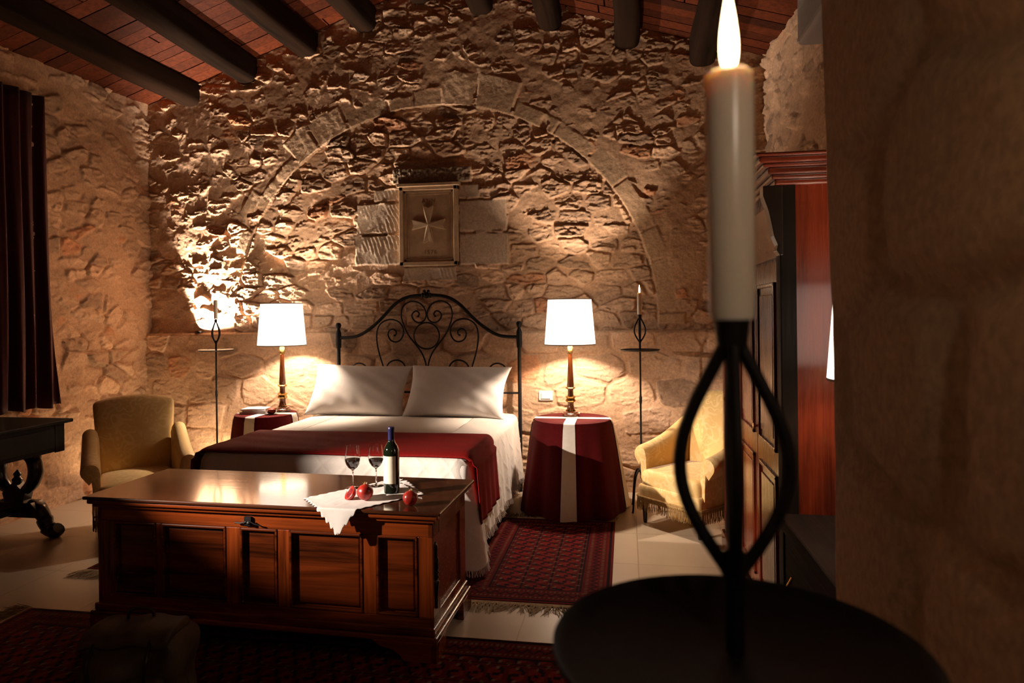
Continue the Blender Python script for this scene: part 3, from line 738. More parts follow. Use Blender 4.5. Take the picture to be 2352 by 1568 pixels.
candle('unlit ivory candle on the iron stand left of the bed', (-3.515, 5.42, 1.483), False, h=.165, r=.0165)
candle_stand('iron candle stand close to the camera, its round tray dark in front', (.0838, .5716, 0), 1.13, .014)
candle('large blurred lit candle close to the camera', (.0840, .5717, 1.493), True, e=2.1)

# ------------------------------------------------------------------ armchairs
def armchair(label, loc, rz):
    A = thing('armchair', label, 'armchair', loc, rz, 'gold damask armchairs'); A.scale = (.89, .89, .93)
    def seatf(p):
        z = p.z
        if z > 0: z += .030*(1-(p.x/.29)**2)*(1-((p.y)/.34)**2)
        return Vector((p.x*(1+.05*(-p.y/.34)), p.y, z))
    b = MB(); b.rbox((.275, .31, .095), .045, 14, seatf, Mloc(0, -.04, .315)); b.build('seat', DAMASK, A, True, autos=False)
    def backf(p):
        t_ = (p.z+.32)/.64
        x = p.x*(.86+.16*t_); zz = p.z+(.045*(1-(p.x/.30)**2) if p.z > .1 else 0)*min(1, max(0, (p.z-.1)/.15)); y = p.y+.13*t_**1.3
        if p.y < 0: y -= .02*(1-(p.x/.3)**2)*sin(pi*min(1, max(0, t_)))
        if p.z > .2: y += .03*((p.z-.2)/.12)**2
        return Vector((x, y, zz))
    b = MB(); b.rbox((.30, .055, .32), .035, 16, backf, Mloc(0, .25, .62)); b.build('backrest', DAMASK, A, True, autos=False)
    for s_ in (-1, 1):
        b = MB(); n = 26; secs = []; ny = 22
        for j in range(ny+1):
            t_ = j/ny; y = -.31+.56*t_; h = .575+.19*t_-.03*sin(pi*t_); k = 1.0
            if j == 0: k = .55; y += .004
            if j == 1: k = .9; y -= .012
            if j == 2: y -= .005
            cxm = .29+.03; czm = h-.07; row = []
            R_ = .066*(1-.15*t_)
            prof = [(.262, .27), (.262, .36), (.262, .44), (.264, h-.13), (.262, h-.09)]
            for i in range(13):
                a = pi-(pi*1.25)*i/12; prof.append((.325+R_*cos(a)+.010*(1-t_), czm+.004+R_*sin(a)))
            prof += [(.345, h-.16), (.325, .44), (.315, .36), (.312, .27)]
            cx_ = .31; cz_ = h-.08
            for (px, pz) in prof:
                row.append((s_*(cx_+(px-cx_)*k), y, cz_+(pz-cz_)*(k if pz > .4 else 1)))
            secs.append(row)
        m_ = len(secs[0]); vs = [p for r in secs for p in r]; fs = []
        for j in range(ny):
            for i in range(m_): q = (i+1) % m_; fs.append((j*m_+i, j*m_+q, (j+1)*m_+q, (j+1)*m_+i))
        fs += [tuple(range(m_)), tuple(ny*m_+i for i in range(m_))[::-1]]
        b.add(vs, fs); b.build('armrest', DAMASK, A, True)
    b = MB(); b.rbox((.305, .335, .07), .03, 10, M=Mloc(0, -.03, .235)); b.build('seat_rail', DAMASK, A, True, autos=False)
    f = MB(); rs = random.Random(8)
    path = [(-.31, .28), (-.315, -.35), (-.295, -.372), (.295, -.372), (.315, -.35), (.31, .28)]
    for (p, q) in zip(path[:-1], path[1:]):
        d = sqrt((q[0]-p[0])**2+(q[1]-p[1])**2); m_ = max(2, int(d/.007))
        for i in range(m_):
            t_ = (i+.5)/m_; x = p[0]+(q[0]-p[0])*t_; y = p[1]+(q[1]-p[1])*t_; l_ = rs.uniform(.085, .105)
            f.tube([(x, y, .205), (x+rs.uniform(-.004, .004), y+rs.uniform(-.004, .004), .205-l_*.55), (x+rs.uniform(-.006, .006), y+rs.uniform(-.006, .006), .205-l_)], [.002, .0032, .0022], 4)
        f.tube([(p[0], p[1], .212), (q[0], q[1], .212)], .007, 6)
    f.build('fringe', GOLDF, A, fixn=False)
    for (sx, sy) in ((-1, -1), (1, -1), (-1, 1), (1, 1)):
        b = MB(); b.lathe([(.013, 0), (.015, .01), (.020, .09), (.026, .12), (.026, .18)], 14, Mloc(sx*.27, sy*.28-.03, 0)); b.build('leg', EBONY_V, A, True)
    return A
armchair('gold damask armchair in the left corner, behind the wooden chest', (-3.46, 4.38, 0), radians(42))
armchair('gold damask armchair right of the bed, half hidden by the wardrobe', (.482, 4.995, 0), radians(-44))

# ------------------------------------------------------------------ wooden chest
ch = thing('blanket_chest', 'large polished panelled wooden chest at the foot of the bed', 'chest', (-1.665, 3.14, 0), radians(-1.5))
HW = .825; F0 = -.265; B0 = .27   # half width, front and back of body in local y
b = MB(); b.bb(-HW, HW, F0+.03, B0, .12, .60); b.build('body', WALNUT, ch)
b = MB(); zt, zb = .585, .16
b.bb(-HW, HW, F0, F0+.03, .535, .60)                      # top rail
b.bb(-HW, HW, F0, F0+.03, .12, .185)                      # bottom rail
b.build('front_rail', WALNUT, ch, bevel=.003)
panels = [(-2.416+1.665, -2.187+1.665), (-2.158+1.665, -1.821+1.665), (-1.749+1.665, -1.563+1.665), (-1.504+1.665, -1.152+1.665), (-1.088+1.665, -.898+1.665)]
xs = [-HW]+[v for p in panels for v in p]+[HW]
for i in range(0, len(xs), 2):
    b = MB(); b.bb(xs[i], xs[i+1], F0, F0+.03, .185, .535); b.build('stile', WALNUT_V, ch, bevel=.003)
for (a, c) in panels:
    b = MB(); b.bb(a+.02, c-.02, F0+.016, F0+.032, .205, .515); p_ = b.build('panel', WALNUT_D, ch, bevel=.008)
    b = MB(); w = .012
    for (q, r_, s1, s2) in ((a, c, .523, .535), (a, c, .185, .197), (a, a+w, .185, .535), (c-w, c, .185, .535)): b.bb(q, r_, F0-.004, F0+.02, s1, s2)
    b.build('moulding', WALNUT_D, p_, bevel=.004)
for s_ in (-1, 1):   # side frames with turned split balusters at the front corners
    b = MB(); b.bb(s_*HW-.012, s_*HW+.012, F0, F0+.10, .12, .60); b.bb(s_*HW-.012, s_*HW+.012, B0-.10, B0, .12, .60); b.bb(s_*HW-.012, s_*HW+.012, F0, B0, .53, .60); b.bb(s_*HW-.012, s_*HW+.012, F0, B0, .12, .19)
    b.build('side_frame', WALNUT_V, ch, bevel=.003)
    b = MB(); b.lathe([(0, .215), (.009, .22), (.009, .25), (.012, .255), (.008, .26), (.013, .30), (.016, .335), (.009, .345), (.017, .355), (.009, .365), (.017, .375), (.009, .385), (.016, .395), (.013, .43), (.008, .47), (.012, .478), (.007, .50), (0, .51)], 14, Mloc(s_*(HW+.014), F0+.03, 0)); b.build('baluster', BLACKL, ch, True)['label'] = 'black lacquered turned half-baluster'
b = MB(); b.bb(-HW-.02, HW+.02, F0-.018, B0+.01, .112, .145); b.bb(-HW-.034, HW+.034, F0-.030, B0+.02, .088, .112); b.build('plinth', WALNUT, ch, bevel=.006)
for sx in (-1, 1):
    for (y0, y1) in ((F0-.03, F0+.0), (B0-.05, B0+.02)):
        b = MB(); x1 = sx*(HW+.034); out = [(x1, 0), (x1, .09), (x1-sx*.30, .09), (x1-sx*.26, .062), (x1-sx*.20, .05), (x1-sx*.17, .03), (x1-sx*.15, 0)]
        b.prism(out, y0, y1); b.bb(min(x1, x1-sx*.03), max(x1, x1-sx*.03), min(y0, y0), y0+.14 if y0 < 0 else y1, 0, .09) if y0 < 0 else b.bb(min(x1, x1-sx*.03), max(x1, x1-sx*.03), y0-.08, y1, 0, .09)
        b.build('foot', WALNUT, ch, bevel=.003)
b = MB(); b.bb(-HW-.058, HW+.058, F0-.045, B0+.02, .640, .656); lid = b.build('lid', LIDW, ch, bevel=.005)
b = MB(); b.bb(-HW-.045, HW+.045, F0-.034, B0+.012, .618, .640); b.bb(-HW-.028, HW+.028, F0-.018, B0+.006, .600, .618); b.build('lid_moulding', WALNUT, lid, bevel=.007)
b = MB(); b.box((-.04, F0-.006, .568), (.034, .010, .040)); b.lathe([(0, 0), (.009, .002), (.009, .012), (0, .016)], 12, Mloc(-.03, F0-.01, .562, rx=pi/2)); b.tube([(-.045, F0-.012, .566), (-.07, F0-.016, .560), (-.10, F0-.014, .561)], .004, 8); b.tube([(-.03, F0-.02, .575), (.0, F0-.02, .560), (.03, F0-.014, .552)], .003, 8); b.build('lock', IRON, ch, True)

# ------------------------------------------------------------------ things on the chest
# lace napkin lying over the front edge of the lid
def napkin():
    n = 96; V = []; zt = .6575; Lc, Fc, Rc, Bc = (Vector(p) for p in ((-1.475, 2.95), (-1.245, 2.695), (-.945, 3.09), (-1.17, 3.37)))
    for j in range(n+1):
        row = []
        for i in range(n+1):
            u, v = i/n, j/n
            U, Q = (u-.5)*2, (v-.5)*2; m_ = max(abs(U), abs(Q)); sc = 1+.022*(m_ > .97)*sin((U-Q)*34)
            p = (Lc*(1-u)+Fc*u)*(1-v)+(Bc*(1-u)+Rc*u)*v; c0 = (Lc+Fc+Rc+Bc)/4; p = c0+(p-c0)*sc; x, y = p
            z = zt+.0012+.002*(fb[j, i]-.4)
            if x > -1.16 and y > 3.0: z += .014*max(0, sin((x+1.16)*20))*min(1, (y-3.0)*8)
            e = 2.812-.026*(x+1.215)
            if y < e:
                d = e-y
                z = zt-max(0, d-.004); y = e-.006-.016*min(1, d*8)-.005*sin(x*40)*min(1, d*10)
            row.append((x, y, z))
        V.append(row)
    o = grid_obj('lace_napkin', np.array(V), None, WHITEC); md = o.modifiers.new('cloth', 'SOLIDIFY'); md.thickness = .0012; md.offset = 1
    tag(o, 'white lace napkin hanging over the front edge of the chest', 'napkin')
jj, ii = np.meshgrid(np.arange(97), np.arange(97), indexing='ij'); fb = fbm(ii/7., jj/7., 55, 3)
napkin()
ZN = .6615
bo = thing('wine_bottle', 'dark wine bottle with cream label and blue capsule on the chest', 'bottle', (-1.098, 3.075, ZN), .0)
b = MB(); b.lathe([(.030, 0), (.0355, .004), (.037, .010), (.037, .19), (.0355, .205), (.028, .225), (.018, .240), (.0145, .255), (.0135, .30), (0, .30)], 40); b.build('glass_body', BOTTLE, bo, True)
b = MB(); b.lathe([(.0152, .236), (.0152, .298), (.0158, .300), (.0158, .309), (.014, .312), (0, .312)], 28); b.build('capsule', CAPS, bo, True)
b = MB(); b.grid(lambda u, v: Vector((.0376*cos(-2.75+2.05*u), .0376*sin(-2.75+2.05*u), .052+.128*v)), 24, 4); b.build('label', LABEL, bo, True)
def wineglass(label, loc, lvl, grp='wine glasses on the chest'):
    g = thing('wine_glass', label, 'wine glass', loc, 0, grp)
    outer = [(.034, .0), (.034, .0015), (.018, .004), (.006, .008), (.0035, .016), (.003, .06), (.0035, .082), (.008, .090), (.022, .100), (.033, .117), (.038, .138), (.037, .158), (.0335, .185), (.0315, .204)]
    inner = [(.0303, .204), (.0323, .185), (.0358, .158), (.0368, .138), (.0318, .118), (.021, .102), (.010, .094), (0, .092)]
    b = MB(); b.lathe([(0, 0)]+outer+inner, 40); b.build('glass', GLASS, g, True)
    w = [(0, .0925)]+[(r-.0006, z+.0004) for r, z in inner[::-1][1:] if z < lvl]+[(.0362, lvl), (0, lvl)]
    b = MB(); b.lathe(w, 32); b.build('red_wine', WINE, g, True)['label'] = 'dark red wine filling the lower bowl'
wineglass('wine glass with more red wine, left of the pair on the chest', (-1.322, 3.15, ZN-.001), .141)
wineglass('wine glass with less red wine, between the other glass and the bottle', (-1.222, 3.20, ZN-.001), .133)
def pomegranate(label, loc, r, grp='whole red fruits on the chest'):
    p = thing('pomegranate', label, 'fruit', loc, random.uniform(0, 3), grp)
    pr = [(0, r*.04)]+[(r*sin(a)*(1+.02*cos(3*a)), r*(.98-cos(a)*.97)) for a in [pi*k/16 for k in range(1, 15)]]+[(r*.20, r*1.93), (r*.16, r*1.96), (0, r*1.94)]
    b = MB(); b.lathe(pr, 28, fx=lambda a, z: 1+.025*sin(a*5+1)*sin(pi*z/(2*r))); b.build('skin', POM, p, True)
    b = MB()
    for k in range(6):
        a = k*pi/3; b.add([(r*.17*cos(a-.4), r*.17*sin(a-.4), r*1.93), (r*.17*cos(a+.4), r*.17*sin(a+.4), r*1.93), (r*.30*cos(a), r*.30*sin(a), r*2.22), (r*.12*cos(a), r*.12*sin(a), r*1.93)], [(0, 1, 2), (1, 3, 2), (3, 0, 2), (0, 3, 1)])
    b.build('crown', POMY, p)
pomegranate('red fruit standing on the napkin left of the bottle', (-1.178, 2.945, ZN), .037)
pomegranate('red fruit on the bare wood right of the bottle', (-.952, 2.905, .656), .034)
hf = thing('pomegranate_half', 'halved fruit showing dark seeds, left of the red fruit on the napkin', 'fruit', (-1.258, 2.955, ZN+.0285), 0)
b = MB(); r = .034; b.lathe([(0, -r*.86)]+[(r*sin(a), -r*cos(a)*.86) for a in [pi/2*k/10 for k in range(1, 11)]]+[(r*.95, .001), (r*.88, -.001), (0, -.004)], 28, Mloc(rx=radians(35), ry=radians(-48))); b.build('rind', POM, hf, True)
b = MB(); b.lathe([(0, -.001), (r*.55, -.001), (r*.88, -.003), (r*.88, -.002)], 24, Mloc(rx=radians(35), ry=radians(-48)), fx=lambda a, z: 1+.03*sin(a*9)); b.build('seeds', SEEDS, hf, True)
kn = thing('table_knife', 'steel table knife lying right of the bottle behind the red fruit', 'knife', (-1.04, 3.16, .6695), radians(-44))
b = MB(); b.rbox((.045, .007, .0045), .004, 6, M=Mloc(-.055, 0, 0)); b.build('handle', STEEL, kn, True)
b = MB(); b.prism([(-.01, -.007), (.10, -.007), (.125, 0), (.115, .006), (-.01, .006)], -.0012, .0012, 'z'); b.build('blade', STEEL, kn)

# ------------------------------------------------------------------ wardrobe (stands against the right wall, doors facing the bed)
wd = thing('wardrobe', 'tall red-stained wooden wardrobe with moulded cornice against the right wall', 'wardrobe', (.90, 3.72, 0))
x0, x1 = -.28, .27; y0, y1 = -.84, .83; ZT2 = 2.02
b = MB(); b.bb(x0+.02, x1, y0, y1, .09, ZT2); b.build('carcass', WARD_V, wd, bevel=.003)
b = MB(); b.bb(x0-.012, x0+.05, y0-.015, y0+.06, .09, ZT2); b.build('corner_pilaster', EBONY, wd, bevel=.004)['label'] = 'black corner strip'
b = MB(); b.bb(x0-.012, x0+.05, y1-.06, y1, .09, ZT2); b.build('corner_pilaster', WARD_V, wd, bevel=.004)
b = MB(); cb = [(x0-.012, 1.72), (x0-.025, 1.74), (x0-.02, 1.76), (x0-.035, 1.80), (x0-.055, 1.90), (x0-.075, 1.96), (x0-.075, 2.0), (x0+.0, 2.0), (x0+.0, 1.72)]
b.prism(cb, y0-.02, y0+.05); b.build('corbel', EBONY_V, wd, bevel=.004)['label'] = 'black carved corbel under the cornice'
b = MB()
for (z0_, z1_, e) in ((2.0, 2.022, .030), (2.022, 2.040, .045), (2.040, 2.066, .060), (2.066, 2.080, .082), (2.080, 2.104, .098), (2.104, 2.118, .112)):
    b.bb(x0-e, x1, y0-e*.8, y1+e*.4, z0_, z1_)
b.build('cornice', WARD_H, wd, bevel=.006)
b = MB(); b.bb(x0-.03, x1, y0-.03, y1+.01, 0, .10); b.build('plinth', WARD_H, wd, bevel=.006)
for k in range(3):
    a = y0+.075+k*.505; c = a+.495
    b = MB(); b.bb(x0, x0+.022, a, c, .12, 1.70); dr = b.build('door', WARD_V, wd, bevel=.003)
    b = MB()
    for (z0_, z1_) in ((.20, .80), (.90, 1.62)):
        for (q, r_, s1, s2) in ((a+.06, c-.06, z0_, z0_+.018), (a+.06, c-.06, z1_-.018, z1_), (a+.06, a+.078, z0_, z1_), (c-.078, c-.06, z0_, z1_)): b.bb(x0-.010, x0+.01, q, r_, s1, s2)
        b.bb(x0-.006, x0+.01, a+.11, c-.11, z0_+.05, z1_-.05)
    b.build('door_moulding', WARD_V, dr, bevel=.004)
    b = MB(); b.lathe([(0, 0), (.006, .002), (.006, .012), (.013, .018), (.013, .026), (0, .030)], 14, Mloc(x0-.0, c-.03, .95, ry=-pi/2)); b.build('knob', BRASS, dr, True)
b = MB(); b.bb(x0-.004, x0+.02, y0+.06, y1-.06, 1.72, 1.96); b.build('frieze', WARD_H, wd, bevel=.004)

# trunk
tr = thing('trunk', 'worn black wooden trunk in front of the wardrobe side', 'trunk', (.88, 2.36, 0))
b = MB(); b.bb(-.275, .30, -.44, .46, .06, .64); b.build('body', TRUNKW, tr, bevel=.006)
b = MB(); b.bb(-.295, .32, -.46, .475, .645, .70); b.build('lid', TRUNKW, tr, bevel=.008)
b = MB(); b.bb(-.29, .31, -.455, .47, 0, .065); b.build('base_moulding', TRUNKW, tr, bevel=.008)
b = MB(); b.tube([(-.279, .33, .50), (-.30, .33, .46), (-.30, .25, .44), (-.30, .20, .46), (-.279, .20, .50)], .006, 8); b.build('handle', BRASS, tr, True)

# air conditioner
ac = thing('air_conditioner', 'white wall-mounted air conditioning unit high on the right wall', 'air conditioner', (1.10, 3.75, 3.02))
b = MB(); b.rbox((.11, .42, .15), .03, 8, M=Mloc(0, 0, .15)); b.build('casing', ACM, ac, True)
b = MB()
for k in range(5): b.box((-.112, 0, .20+.018*k), (.006, .72, .006))
b.box((-.085, 0, .02), (.07, .74, .010), None); b.build('louvre', ACM, ac)

# ------------------------------------------------------------------ console table (left)
ct = thing('console_table', 'black carved console table against the left wall, under the curtain', 'table', (-4.23, 3.45, 0))
b = MB(); b.bb(-.30, .325, -.85, .845, .765, .79); b.build('tabletop', EBONY, ct, bevel=.006)
b = MB(); b.bb(-.27, .300, -.80, .785, .575, .765); ap = b.build('apron', EBONY, ct, bevel=.004)
b = MB(); b.bb(.300, .308, -.74, .70, .60, .74); b.build('drawer', EBONY, ap, bevel=.004)
b = MB(); b.bb(.296, .306, .705, .785, .57, .765); b.build('corner_block', EBONY, ap, bevel=.003)
for yy in (-.66, .66):
    b = MB()
    def o2(pts): return cr([(p[0], 0, p[1]) for p in pts], 5, True)
    # lyre: two thick C shapes round an opening, waist, spreading scroll feet
    lyre = []
    for s_ in (1, -1):
        c = cr([(0, 0, .575), (s_*.07, 0, .565), (s_*.125, 0, .53), (s_*.148, 0, .46), (s_*.13, 0, .385), (s_*.085, 0, .33), (s_*.03, 0, .30)], 6)
        b.tube(c, [.028+.020*sin(pi*i/(len(c)-1)) for i in range(len(c))], 10)
        b.lathe([(0, -.035), (.03, -.03), (.036, 0), (.03, .03), (0, .035)], 14, Mloc(s_*.135, 0, .545, rx=pi/2)); 
    b.prism([(-.045, .34), (-.09, .30), (-.075, .25), (-.10, .20), (-.12, .17), (.12, .17), (.10, .20), (.075, .25), (.09, .30), (.045, .34), (0, .38)], -.035, .035)
    b.lathe([(0, .36), (.03, .37), (.035, .39), (.02, .41), (.026, .43), (0, .46)], 14)
    b.prism([(-.15, .24), (.15, .24), (.19, .20), (.20, .14), (-.20, .14), (-.19, .20)], -.05, .05)
    for v in b.v: v.y += yy; v.x += .045
    b.build('lyre_support', EBONY_V, ct, True)
    for s_ in (-1, 1):
        b = MB(); c = cr([(.045+s_*.10, yy, .205), (.045+s_*.16, yy, .19), (.045+s_*.205, yy, .14), (.045+s_*.225, yy, .085), (.045+s_*.255, yy, .05), (.045+s_*.295, yy, .043), (.045+s_*.325, yy, .062)], 6)
        b.tube(c, [.052, .052, .050, .049, .047, .046, .045]*5+[.043]*(len(c)-35) if len(c) > 35 else .045, 10); 
        for v in b.v: v.z = max(v.z, .0)
        b.build('scroll_foot', EBONY_V, ct, True)
b = MB(); b.bb(.02, .07, -.62, .62, .16, .20); b.build('stretcher', EBONY_V, ct, bevel=.006)
# vase with a red flower at the far left edge
va = thing('flower_vase', 'cream vase with a red flower, cut by the left edge, on the console table', 'vase', (-4.31, 3.90, .79))
b = MB(); b.lathe([(.03, 0), (.055, .02), (.07, .07), (.06, .12), (.03, .15), (.025, .17), (.034, .185), (.030, .185), (.02, .165), (0, .16)], 28); b.build('vase_body', CLAY, va, True)
b = MB(); b.tube([(0, 0, .10), (.005, .01, .3), (.01, .02, .47)], .003, 6); b.build('stem', mat_plain('green_stem', (.05, .12, .03)), va, True)
b = MB()
for k in range(9):
    a = k*2.4; q = .022*sqrt(k/9); b.rbox((.024, .006, .022), .006, 5, M=Mloc(.01+q*cos(a), .02+q*sin(a), .49+.004*(k % 3), rx=.3, rz=a))
b.build('petals', mat_plain('red_petal', (.65, .02, .02), .6), va, True)

# ------------------------------------------------------------------ curtain
def curtain():
    b = MB()
    def f(u, v):
        y = 2.7+(4.62-2.7)*u; top = 1-v; z = .82+(3.22-.82)*v; y = 2.7+(y-2.7)*(1+.055*top)
        amp = .032*(.6+.4*top); x = -4.44+amp*(sin(y*52)+.45*sin(y*23+1)+.3*sin(y*97+2*v))+.012*sin(z*2+y*4)
        return Vector((x, y, z+.012*sin(y*31)*(v < .001)))
    b.grid(f, 420, 26); o = b.build('curtain', REDV, None, True, autos=False, fixn=False); md = o.modifiers.new('cloth', 'SOLIDIFY'); md.thickness = .006
    tag(o, 'long dark red velvet curtain hanging on the left wall', 'curtain')
curtain()

# ------------------------------------------------------------------ rugs
def rug_colors(x, y, w, l, seed, border=.18):
    """x across (0..w), y along (0..l): deep red Turkmen style field of octagons and banded borders"""
    red = np.array([.17, .010, .010]); dk = np.array([.018, .008, .012]); br = np.array([.30, .028, .018]); cr_ = np.array([.30, .17, .10])
    C_ = np.tile(red, x.shape+(1,)); d = np.minimum(np.minimum(x, w-x), np.minimum(y, l-y))
    def put(mask, col): C_[mask] = col
    # field
    px, py = .155, .085; u = (x-w/2)/px+.5; v = y/py; iu = np.floor(u); iv = np.floor(v); fu = np.abs(u-iu-.5)*2; fv = np.abs(v-iv-.5)*2
    octo = (np.maximum(fu, fv) < .80) & (fu+fv < 1.2); inner = (np.maximum(fu, fv) < .45) & (fu+fv < .7); core = (fu < .16) & (fv < .3)
    quad = ((u-iu < .5) ^ (v-iv < .5))
    put(octo & ~inner, dk*1.2); put(octo & ~inner & quad & (fu < .7), br); put(inner, red*1.5); put(core, dk)
    put((fv < .16) & (fu > .52) & (fu < .78), cr_); put(np.abs(np.abs(u-iu-.5)-.5) < .03, dk)
    put((np.abs(fu-fv) < .08) & (np.maximum(fu, fv) > .85), cr_*.8)
    B = d < border
    C_[B] = red*.95
    put(B & (d > border-.012), dk); put(B & (d < .02), br*.9); put(B & (d > .02) & (d < .035), dk)
    per = np.where((np.minimum(x, w-x) < np.minimum(y, l-y)), y, x)
    put(B & (d > .055) & (d < .075) & (np.sin(per*260) > .2), cr_*.75); put(B & (d > border-.045) & (d < border-.028) & (np.sin(per*260) > .2), cr_*.7)
    zz = np.abs(((per/.055) % 1)-.5)*2; put(B & (d > .085) & (d < border-.055) & (np.abs((d-.085)/(border-.14)-zz) < .22), dk*1.3)
    put(B & (d > .085) & (d < border-.055) & (np.abs((d-.085)/(border-.14)-zz) > .75), br)
    put((d > .036) & (d < .044), br*.7)
    return C_*.42*(.8+.4*fbm(x*12, y*12, seed)[..., None])
def rug(label, x0, x1, y0, y1, seed, rz=0, step=.0055, along='y', ends=('lo', 'hi'), grp='red patterned rugs', colf=None, z=.008):
    R = thing('rug', label, 'rug', ((x0+x1)/2, (y0+y1)/2, 0), rz, grp); w, l = x1-x0, y1-y0
    xs = np.arange(0, w+1e-6, step); ys = np.arange(0, l+1e-6, step); Yg, Xg = np.meshgrid(ys, xs, indexing='ij')
    c = (colf or rug_colors)(Xg, Yg, w, l, seed) if along == 'y' else rug_colors(Yg, Xg, l, w, seed)
    h = z+.0015*(fbm(Xg*30, Yg*30, seed)-.5)+.002*(fbm(Xg*2, Yg*2, seed+1)-.5)
    h[0] = h[-1] = .001; h[:, 0] = h[:, -1] = .001
    o = grid_obj('pile', np.stack([Xg-w/2, Yg-l/2, h], -1), c, RUG); o.parent = R
    for e in ends:
        f = MB(); rs = random.Random(seed)
        if along == 'y': yy = -l/2 if e == 'lo' else l/2; sg = -1 if e == 'lo' else 1; span = w
        else: yy = -w/2 if e == 'lo' else w/2; sg = -1 if e == 'lo' else 1; span = l
        m_ = int(span/.0042); bend = [rs.uniform(-.5, .5) for _ in range(m_//14+3)]
        for i in range(m_):
            s_ = -span/2+span*(i+.5)/m_; L_ = rs.uniform(.10, .16)*(1.0); bd = bend[i//14]*(1-(i % 14)/14)+bend[i//14+1]*((i % 14)/14); sw = bd*.12+rs.uniform(-.02, .02); pts = []
            for k in range(5):
                t_ = k/4; q = (s_+sw*t_**1.5+.006*sin(t_*7+i), yy+sg*L_*t_*(1-.25*abs(bd)), .003+.006*sin(pi*t_)*rs.random())
                pts.append((q[0], q[1], q[2]) if along == 'y' else (q[1], q[0], q[2]))
            f.tube(pts, [.0022, .0024, .0022, .002, .001], 3)
        if along == 'y': f.bb(-w/2+.005, w/2-.005, min(yy, yy+sg*.03), max(yy, yy+sg*.03), .001, .0055)
        else: f.bb(min(yy, yy+sg*.03), max(yy, yy+sg*.03), -l/2+.005, l/2-.005, .001, .0055)
        f.build('fringe', YARN, R, fixn=False)
rug('narrow dark red patterned rug on the floor right of the bed', -.93, -.090, 3.49, 4.93, 3)
rug('red rug left of the bed, only its fringed corner showing beside the chest', -3.20, -2.66, 3.60, 4.95, 4, ends=('lo',))
def big_cols(x, y, w, l, seed):
    C_ = rug_colors(x, y, w, l, seed, .22)
    return C_
def rug_big():
    x0, x1, y0, y1 = -3.06, .55, 1.55, 3.085
    rug('large dark red patterned rug under the front of the chest', x0, x1, y0, y1, 9, step=.0075, along='x', ends=('lo',), z=.007)
rug_big()

# ------------------------------------------------------------------ bag on the rug
bg = thing('leather_bag', 'slouched olive-brown bag on the rug in front of the chest', 'bag', (-1.87, 2.36, .008), radians(12))
def bagf(p):
    n_ = .022*sin(p.x*17+p.z*11)+.014*sin(p.x*31-p.z*23+1)+.012*sin(p.z*41+p.y*15)
    sl = 1+.10*(-p.z/.15); return Vector((p.x*sl+.012*sin(p.z*26), p.y*sl+(n_ if p.y < 0 else -n_)*.8, p.z+.012*sin(p.x*19)))
b = MB(); b.rbox((.19, .12, .145), .06, 26, bagf, Mloc(0, 0, .155)); b.build('bag_body', BAGM, bg, True, autos=False)
b = MB(); b.rbox((.165, .105, .022), .018, 16, lambda p: Vector((p.x, p.y, p.z-.9*(p.y+.03)**2*(4 if p.y < -.03 else 1)-.35*p.x**2+.006*sin(p.x*40))), Mloc(0, -.025, .312)); b.build('flap', BAGM, bg, True, autos=False)
for s_ in (-1, 1):
    b = MB(); b.rbox((.062, .03, .065), .024, 12, lambda p: Vector((p.x+.004*sin(p.z*60), p.y+.006*sin(p.x*50), p.z)), Mloc(s_*.085, -.135, .105)); b.build('pocket', BAGM, bg, True, autos=False)
    b = MB(); b.tube(cr([(s_*.10, -.12, .30), (s_*.105, -.165, .24), (s_*.10, -.172, .17), (s_*.10, -.165, .10)], 6), .007, 8); b.build('strap', EBONY_V, bg, True)
b = MB(); b.tube(cr([(-.05, .02, .325), (-.035, .02, .36), (.035, .02, .36), (.05, .02, .325)], 6), .006, 8); b.build('handle', EBONY_V, bg, True)

# ------------------------------------------------------------------ ledge uplight, added unseen lights, world
def spot(name, loc, target, energy, size_deg, blend=.3, col=(1, .78, .52), rad=.02):
    li = bpy.data.lights.new(name, 'SPOT'); li.energy = energy; li.spot_size = radians(size_deg); li.spot_blend = blend; li.color = col; li.shadow_soft_size = rad
    o = bpy.data.objects.new(name, li); COL.objects.link(o); o.location = loc
    o.rotation_euler = (Vector(target)-Vector(loc)).to_track_quat('-Z', 'Y').to_euler(); return o
up = tag(MB().lathe([(.030, 0), (.034, .003), (.034, .016), (.026, .020), (0, .020)], 20, None).build('ledge_uplight', BLACKL, None, True, loc=(-3.93, 5.755, 1.352)), 'small black uplight on the wall ledge behind the left candle stand', 'spotlight')
up.location.y = 5.80
spot('uplight_beam', (-3.93, 5.74, 1.385), (-3.56, 5.97, 2.0), 560, 108, .5, (1, .81, .66), .02)
spot('added_uplight_left', (-3.70, 5.55, .05), (-3.75, 5.80, 1.0), 16, 120, .8, (1, .72, .42), .03)  # added spot without a fixture, brightens the wall behind the left chair
spot('added_uplight_corner', (-4.15, 5.20, .05), (-4.45, 5.1, 1.2), 14, 130, .8, (1, .72, .42), .03)  # no fixture here either: added to graze the left wall
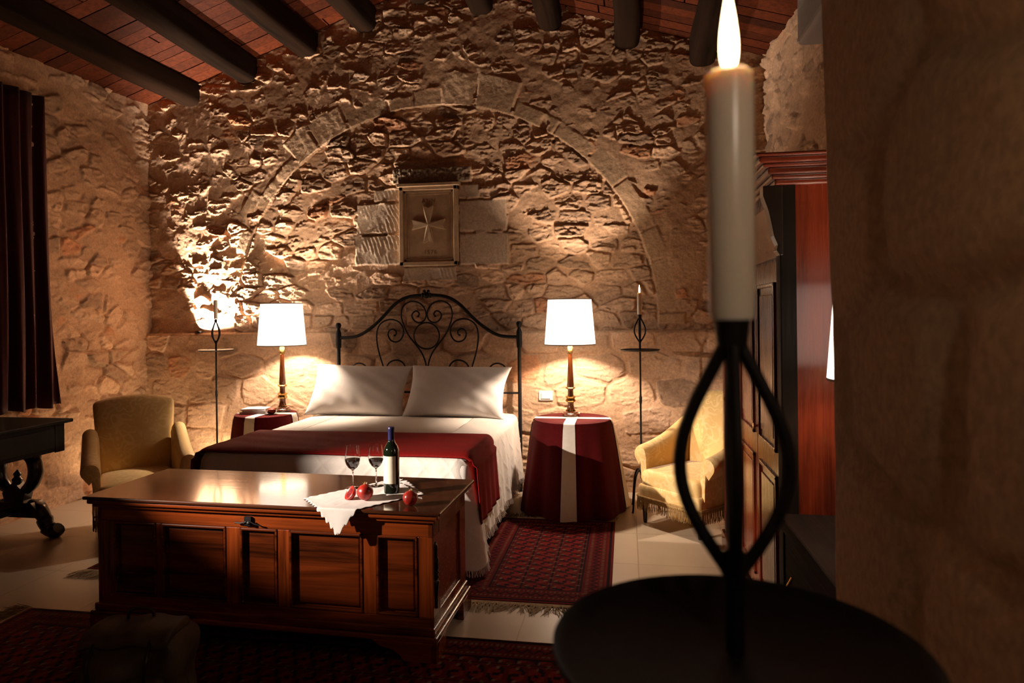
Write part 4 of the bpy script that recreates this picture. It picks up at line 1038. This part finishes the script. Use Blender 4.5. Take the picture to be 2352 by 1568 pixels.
spot('added_uplight_right', (.72, 5.60, .05), (.70, 5.84, 1.0), 9, 85, .8, (1, .72, .42), .03)  # added and unseen, lights the back wall behind the right chair
spot('added_key_spot', (-3.6, 1.6, 1.70), (-2.8014, 2.2018, 1.4038), 1350, 33, 1.0, (1, .82, .68), .02)  # unseen spot added from the left for chest, napkin and bed foot
li = bpy.data.lights.new('added_candle_fill', 'POINT'); li.energy = 3.2; li.color = (1, .80, .62); li.shadow_soft_size = .03  # added fill behind the camera for the near candle, no lamp stands there
o = bpy.data.objects.new('added_candle_fill', li); COL.objects.link(o); o.location = (.29, -.12, 1.86)
w = bpy.data.worlds.new('room_dark'); SC.world = w; w.use_nodes = True; w.node_tree.nodes['Background'].inputs[0].default_value = (1, .72, .5, 1); w.node_tree.nodes['Background'].inputs[1].default_value = .01

# ------------------------------------------------------------------ camera
th = radians(9.5); rl = .0115
Rv = Vector((cos(th), sin(th), 0)); Fv = Vector((-sin(th), cos(th), 0)); U = Vector((0, 0, 1))
cx_ = Rv*cos(rl)-U*sin(rl); cy_ = Rv*sin(rl)+U*cos(rl); cz_ = -Fv
cam = bpy.data.cameras.new('camera'); co_ = bpy.data.objects.new('camera', cam); COL.objects.link(co_)
M_ = Matrix(((cx_.x, cy_.x, cz_.x, 0), (cx_.y, cy_.y, cz_.y, 0), (cx_.z, cy_.z, cz_.z, 1.5), (0, 0, 0, 1))); co_.matrix_world = M_
cam.sensor_width = 36; cam.lens = 24; cam.shift_y = -64/2352; cam.clip_start = .02
cam.dof.use_dof = True; cam.dof.focus_distance = 3.9; cam.dof.aperture_fstop = 4.5
SC.camera = co_
SC.view_settings.view_transform = 'Standard'; SC.view_settings.look = 'None'; SC.view_settings.gamma = 1; SC.view_settings.use_curve_mapping = False
SC.view_settings.exposure = 0
SC.cycles.use_denoising = True; SC.cycles.max_bounces = 7; SC.cycles.diffuse_bounces = 4; SC.cycles.adaptive_threshold = .05; SC.cycles.sample_clamp_indirect = 4; SC.cycles.caustics_reflective = False; SC.cycles.caustics_refractive = False
